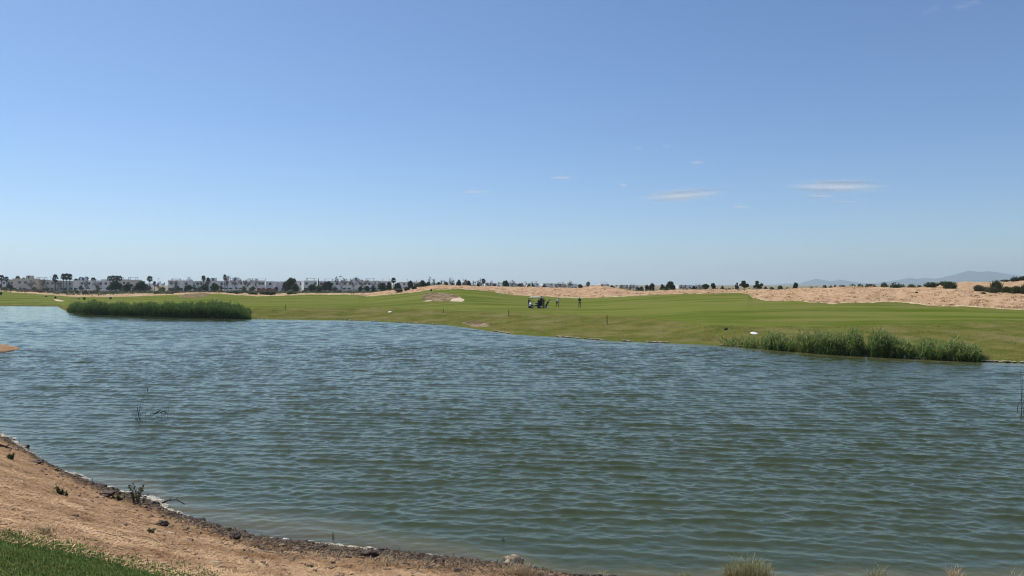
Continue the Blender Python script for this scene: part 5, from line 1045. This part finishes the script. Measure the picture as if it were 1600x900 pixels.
# dark muck rim and dried foam on the waterline
b = MB(); mseg = [(60, 175, .5), (150, 300, 1.4), (295, 400, 1.0), (380, 620, 1.1), (620, 790, .7), (790, 1000, .25), (-20, 40, .3)]
for a0, a1, dn_ in mseg:
    for i in range(int((a1 - a0) * dn_ * 6)):
        px = r.uniform(a0, a1); Y = float(nearY(px)) + .12 - abs(r.normal(0, .65)); s = r.uniform(.010, .036) * (2.2 if r.uniform() < .05 else 1); z = max(ground_z(px, Y), -.01); b.lump(((px - 800) / FPX * Y, Y, z + s * .25), (s * r.uniform(.9, 2), s, s * .65), .28, 7, 5, i * 7 + int(a0))
o = b.build('shore_muck', M['muck']); tag(o, 'dark clumps of rotting weed along the near waterline', 'weed', None, 'stuff')
b = MB()
def foam(a0, a1, n_, w_, off=0., s0=.04):
    for i in range(n_ * 2):
        px = r.uniform(a0, a1)
        if math.sin(px * .9) + math.sin(px * .37 + 2) + math.sin(px * 2.3) < -1.3: continue
        Y = float(nearY(px)) + off + .06 + r.normal(0, w_ * 1.3); s = r.uniform(.5, 1.5) * s0 * 1.15; z = max(ground_z(px, Y), 0.); b.lump(((px - 800) / FPX * Y, Y, z + s * .25), (s * r.uniform(1., 2.4), s * r.uniform(.8, 1.4), s * .42), .3, 8, 5, i + int(a0) * 13)
foam(-40, 14, 120, .15, .0, .09); foam(14, 48, 130, .14, .05, .06); foam(46, 100, 130, .07, .06, .045); foam(96, 112, 40, .10, .1, .05); foam(106, 150, 170, .10, .08, .07); foam(148, 170, 60, .10, .1, .06); foam(150, 262, 70, .18, .0, .04); foam(232, 265, 45, .08, .35, .05)
foam(258, 296, 110, .14, .12, .055); foam(298, 350, 110, .06, .08, .04); foam(352, 395, 110, .07, .08, .045); foam(395, 455, 120, .08, .05, .05); foam(418, 450, 60, .08, .0, .06); foam(455, 565, 330, .10, .04, .055); foam(575, 592, 40, .08, .05, .05); foam(660, 690, 40, .08, -.05, .04)
o = b.build('shore_foam', M['foam']); tag(o, 'cream dried foam crust along the near waterline', 'foam', None, 'stuff')
# stones and wood
def blob(name, px, py, size, m, label, cat, seed, group=None, jit=.2, near_=True, rot=0):
    Y = hit_near(px, py); p = P(px, Y); p.z = max(p.z, .0); bm = bmesh.new(); bmesh.ops.create_icosphere(bm, subdivisions=4, radius=1); rr = np.random.RandomState(seed); ks = [(rr.normal(size=3), rr.uniform(0, 6.28)) for _ in range(14)]
    for v_ in bm.verts:
        c = np.array(v_.co); d_ = sum(np.sin(k_.dot(c) * (1.6 + i * .45) + ph) / (1 + i * .45) for i, (k_, ph) in enumerate(ks)) * jit * .55; v_.co = Vector(c * (1 + d_)); v_.co = Vector((v_.co.x * size[0], v_.co.y * size[1], v_.co.z * size[2]))
    me = bpy.data.meshes.new(name); bm.to_mesh(me); bm.free(); me.polygons.foreach_set('use_smooth', [True] * len(me.polygons)); o = obj(name, me, M[m]); o.location = p + Vector((0, 0, size[2] * .55)); o.rotation_euler = (0, 0, rot); tag(o, label, cat, group); return o
blob('rock', 805, 884, (.165, .13, .125), 'rock', 'pitted pale rock standing at the near water edge', 'rock', 14, jit=.34)
blob('flat_stone', 333, 882, (.11, .06, .018), 'rock', 'whitish flat stone lying on the dry near bank', 'stone', 5, jit=.12)
blob('shore_rock', 252, 822, (.10, .08, .06), 'muck', 'dark clod rock at the waterline left of the foam patch', 'rock', 6, 'dark rocks on the near waterline', .3)
blob('shore_rock', 368, 843, (.09, .07, .06), 'muck', 'dark clod rock at the right end of the thin foam line', 'rock', 7, 'dark rocks on the near waterline', .3)
blob('shore_rock', 58, 724, (.13, .09, .05), 'muck', 'dark rock in the water right of the upper foam strip', 'rock', 8, 'dark rocks on the near waterline', .3)
blob('shore_rock', 579, 870, (.12, .08, .08), 'muck', 'dark rock at the right end of the long foam bank', 'rock', 9, 'dark rocks on the near waterline', .3)
blob('shore_rock', 165, 776, (.16, .10, .07), 'muck', 'dark rock just left of the standing grey weed', 'rock', 10, 'dark rocks on the near waterline', .3)
blob('shore_rock', 38, 700, (.12, .10, .06), 'muck', 'dark rock at the top of the upper foam strip', 'rock', 11, 'dark rocks on the near waterline', .3)
def stick(pts, rad, m, label, side=None):
    b = MB(); q = []
    for px, py, dz in pts:
        Y = hit_near(px, py); p_ = P(px, Y); p_.z = max(p_.z, 0) + dz; q.append(p_)
    b.tube(q, [rad * (1 - .6 * i / (len(q) - 1)) for i in range(len(q))], 6)
    for j in range(1, len(q) - 1):
        b.tube([q[j], q[j] + Vector((random.uniform(-.1, .1), random.uniform(-.05, .1), random.uniform(.02, .1)))], [rad * .5, rad * .15], 5)
    o = b.build('driftwood', M[m], None, True); tag(o, label, 'stick', 'sticks washed up on the near shore')
stick([(400, 861, .01), (430, 866, .015), (460, 873, .01), (482, 876, .01)], .010, 'deadwood', 'long thin pale twig lying below the cream foam')
stick([(262, 834, .015), (272, 837, .02), (285, 838, .01)], .014, 'bleached', 'short bleached stick below the foam patch')
stick([(252, 789, .03), (263, 787, .07), (275, 785, .08), (288, 782, .03)], .022, 'darkwood', 'dark branch lying in the shallow water right of the grey weed')
stick([(238, 842, .01), (248, 850, .01), (268, 853, .015), (290, 853, .01)], .008, 'deadwood', 'crooked twig on the dry bank below the dark clod')
stick([(-8, 697, .05), (8, 700, .03), (18, 702, .01)], .03, 'darkwood', 'dark half buried log at the left edge by the foam')
stick([(150, 832, .01), (175, 838, .012), (205, 846, .01)], .007, 'deadwood', 'thin pale stick in the middle of the sandy bank')
b = MB(); Y = 5 * FPX / (845 - HOR); b.lump((0, 0, .0), (.07, .04, .03), .2, 8, 5, 4); b.lump((.05, .01, .01), (.03, .03, .02), .2, 8, 5, 5); o = b.build('white_scrap', M['whitecloth']); o.location = ((445 - 800) / FPX * Y, Y, .015); tag(o, 'small white scrap floating beyond the cream foam', 'litter')
# floating bright flecks
# standing weeds and tufts
def weed(px, py, top, wpx, label, leaf, nst, seed, name='weed', water_=False, curved=.25, leaves=True):
    Y = 5 * FPX / (py - HOR) if water_ else hit_near(px, py); p = Vector(((px - 800) / FPX * Y, Y, 0 if water_ else max(ground_z(px, Y), 0)))
    h = EYE - (top - HOR) / FPX * Y - p.z; wd = wpx / FPX * Y; rr = np.random.RandomState(seed); e = empty(name, p); tag(e, label, 'plant', 'weeds on the near shore'); st = MB(); lv = []; lf = []; lt = []
    for i in range(nst):
        a = rr.uniform(0, 6.28); b0 = Vector((rr.normal(0, wd * .10), rr.normal(0, wd * .06), -.06)); hh_ = h * rr.uniform(.45, 1.0) if i else h; d = Vector((math.cos(a) * wd * .4 * rr.uniform(.2, 1), math.sin(a) * wd * .25, hh_)); m_ = b0 + d * .5 + Vector((0, 0, hh_ * curved * .3)); t_ = b0 + d
        st.tube([b0, m_, t_], [.008, .006, .002], 4)
        if leaves:
            for j in range(9):
                u = rr.uniform(.3, 1); q = np.array(b0.lerp(t_, u)) + rr.normal(0, .01, 3); lv.append(q)
    st.build('stems', M[leaf[0]], e)
    if leaves:
        v, f = cards(np.array(lv), .038, rr, .3, 2.0); o = obj('leaves', leafmesh('leaves', v, f, rr.uniform(size=len(lv))), M[leaf[1]], e)
M['stemdark'] = M['darkwood']
weed(212, 788, 751, 42, 'tall grey-green weed standing in the muck at the waterline', ('twig', 'leaf_olive'), 16, 1); weed(186, 784, 765, 26, 'lower grey weed left of the tall grey-green weed', ('darkwood', 'leaf_olive'), 10, 2); weed(95, 773, 756, 20, 'small bright green tuft left of the foam on the bank', ('leaf_mid', 'leaf_mid'), 16, 3); weed(16, 718, 704, 14, 'small dark green weed beside the upper foam strip', ('leaf_mid', 'leaf_mid'), 10, 4); weed(29, 690, 680, 4, 'thin upright sprig in the water by the upper foam', ('darkwood', 'leaf_dark'), 2, 5, water_=True, leaves=False); weed(476, 888, 880, 22, 'yellow-green tuft on the dry bank below the long foam bank', ('leaf_olive', 'leaf_olive'), 12, 6); weed(579, 868, 852, 14, 'sparse weed at the right end of the long foam bank', ('twig', 'leaf_olive'), 6, 7); weed(235, 834, 818, 10, 'sparse green sprig on the bank left of the foam patch', ('leaf_olive', 'leaf_olive'), 6, 8)
weed(521, 842, 826, 5, 'thin sprig in the water beyond the long foam bank', ('darkwood', 'leaf_dark'), 3, 9, water_=True, leaves=False); weed(786, 846, 833, 10, 'thin sprigs in the water left of the pitted rock', ('darkwood', 'leaf_dark'), 4, 10, water_=True, leaves=False)
def tuft(px, py, top, wpx, label, n_, seed, leaf='straw', Yx=None):
    Y = Yx or hit_near(px, py); p = Vector(((px - 800) / FPX * Y, Y, max(ground_z(px, Y), 0) - .02)); h = EYE - (top - HOR) / FPX * Y - p.z; wd = wpx / FPX * Y; rr = np.random.RandomState(seed); v = []; f = []; t = []
    for i in range(n_):
        a = rr.uniform(0, 6.28); b0 = np.array([rr.uniform(-.5, .5) * wd * .8, rr.normal(0, wd * .10), 0]); L_ = h * np.clip(rr.normal(.72, .25), .2, 1.2) * (1 - .5 * (abs(b0[0]) / (wd * .5)) ** 2); out = np.array([math.cos(a), math.sin(a), 0]) * L_ * rr.uniform(.1, .6); m_ = b0 + out * .4 + np.array([0, 0, L_ * .62]); e_ = m_ + out * .8 + np.array([0, 0, L_ * .36 * rr.uniform(.2, 1)]); s_ = np.array([-math.sin(a), math.cos(a), 0]) * rr.uniform(.0012, .003); k0 = len(v)
        v += [b0 - s_ * 1.3, b0 + s_ * 1.3, m_ + s_, m_ - s_, m_ - s_, m_ + s_, e_ + s_ * .2, e_ - s_ * .2]; f += [(k0, k0 + 1, k0 + 2, k0 + 3), (k0 + 4, k0 + 5, k0 + 6, k0 + 7)]; t += [rr.uniform()] * 8
    me = mesh_np('grass_tuft', np.array(v), np.array(f)); attr(me, 'tint', t); o = obj('grass_tuft', me, M[leaf]); o.location = p; tag(o, label, 'grass tuft', 'dry grass tufts along the near edge'); return o
M['strawgreen'] = leafmat('green_straw', (.16, .17, .05), (.50, .42, .20), .2)
tuft(808, 900, 876, 60, 'dry straw tuft in front of the pitted rock', 420, 1); tuft(845, 900, 888, 26, 'low reddish straw tuft right of the pitted rock', 120, 2); tuft(1168, 908, 866, 92, 'widest green-yellow grass tuft at the near water edge', 700, 3, 'strawgreen', 12.55); tuft(1372, 908, 880, 46, 'sparse green tuft between the widest tuft and the straw tuft', 130, 4, 'strawgreen', 12.45); tuft(1492, 906, 884, 26, 'compact pale straw tuft at the near edge toward the right', 220, 5, 'straw', 12.4); tuft(1070, 908, 890, 34, 'low sparse tuft left of the widest grass tuft', 110, 6, 'strawgreen', 12.5); tuft(606, 886, 862, 46, 'wispy dry tuft at the waterline left of the dark pebbly edge', 130, 7); tuft(940, 905, 890, 30, 'wispy tuft right of the pitted rock at the lower edge', 50, 8, 'straw', 12.6); tuft(1585, 908, 890, 34, 'sparse straw tuft at the lower right corner', 60, 9, 'straw', 12.4); tuft(60, 832, 815, 60, 'low straw tuft on the bank above the lawn corner', 200, 10)
# dead reeds standing in the lake
def dead_reed(px, py, stems, label, leafbits=()):
    Y = 5 * FPX / (py - HOR); p = Vector(((px - 800) / FPX * Y, Y, 0)); e = empty('dead_reed', p); tag(e, label, 'reed', 'dead reeds standing in the lake'); st = MB(); sc = Y / FPX
    for x0, x1, ht, rad in stems: 
        yb = random.uniform(-.15, .15); st.tube([((x0 - px) * sc, yb, -.25), (((x0 + x1) / 2 - px) * sc, yb, ht * sc * .55), ((x1 - px) * sc, yb + .05, ht * sc)], [rad * .7, rad * .55, rad * .3], 5)
    st.build('stems', M['darkwood'], e)
    if leafbits:
        lb = MB()
        for pts, ww in leafbits: lb.tube([((a_ - px) * sc, random.uniform(-.05, .05), b_ * sc) for a_, b_ in pts], [ww * .6, ww * .8, ww * .35][:len(pts)], 5)
        lb.build('bent_leaves', M['darkwood'], e)
dead_reed(214, 657, [(214, 230, 50, .010), (215, 217, 28, .014), (213, 209, 20, .010), (216, 222, 24, .010), (218, 226, 34, .008), (212, 207, 16, .008), (220, 221, 18, .008), (211, 204, 12, .006), (217, 214, 22, .012), (228, 230, 20, .006), (231, 236, 24, .006), (233, 243, 33, .006), (229, 228, 12, .006), (235, 238, 16, .006)], 'dead dark reeds with the tallest stem in the lake at left', [([(230, 44), (231, 50)], .022), ([(217, 0), (216, 10), (214, 20)], .018)])
dead_reed(255, 655, [(252, 262, 30, .006), (258, 265, 35, .005), (254, 254, 10, .01), (246, 247, 12, .006), (260, 262, 16, .006), (262, 268, 12, .005)], 'low bent dead reeds right of the tallest stem in the lake', [([(241, 8), (246, 11), (250, 14)], .035), ([(250, 10), (256, 13), (260, 8)], .030), ([(240, 0), (243, 4), (249, 3)], .012), ([(254, 2), (255, 8), (257, 3)], .02)])
dead_reed(1598, 652, [(1598, 1602, 62, .012), (1601, 1600, 74, .012), (1590, 1600, 36, .012), (1596, 1601, 30, .010), (1604, 1608, 80, .012), (1600, 1612, 60, .01)], 'dark reed stems standing in the water at the right edge', [([(1589, 6), (1590, 18), (1599, 34)], .016)])
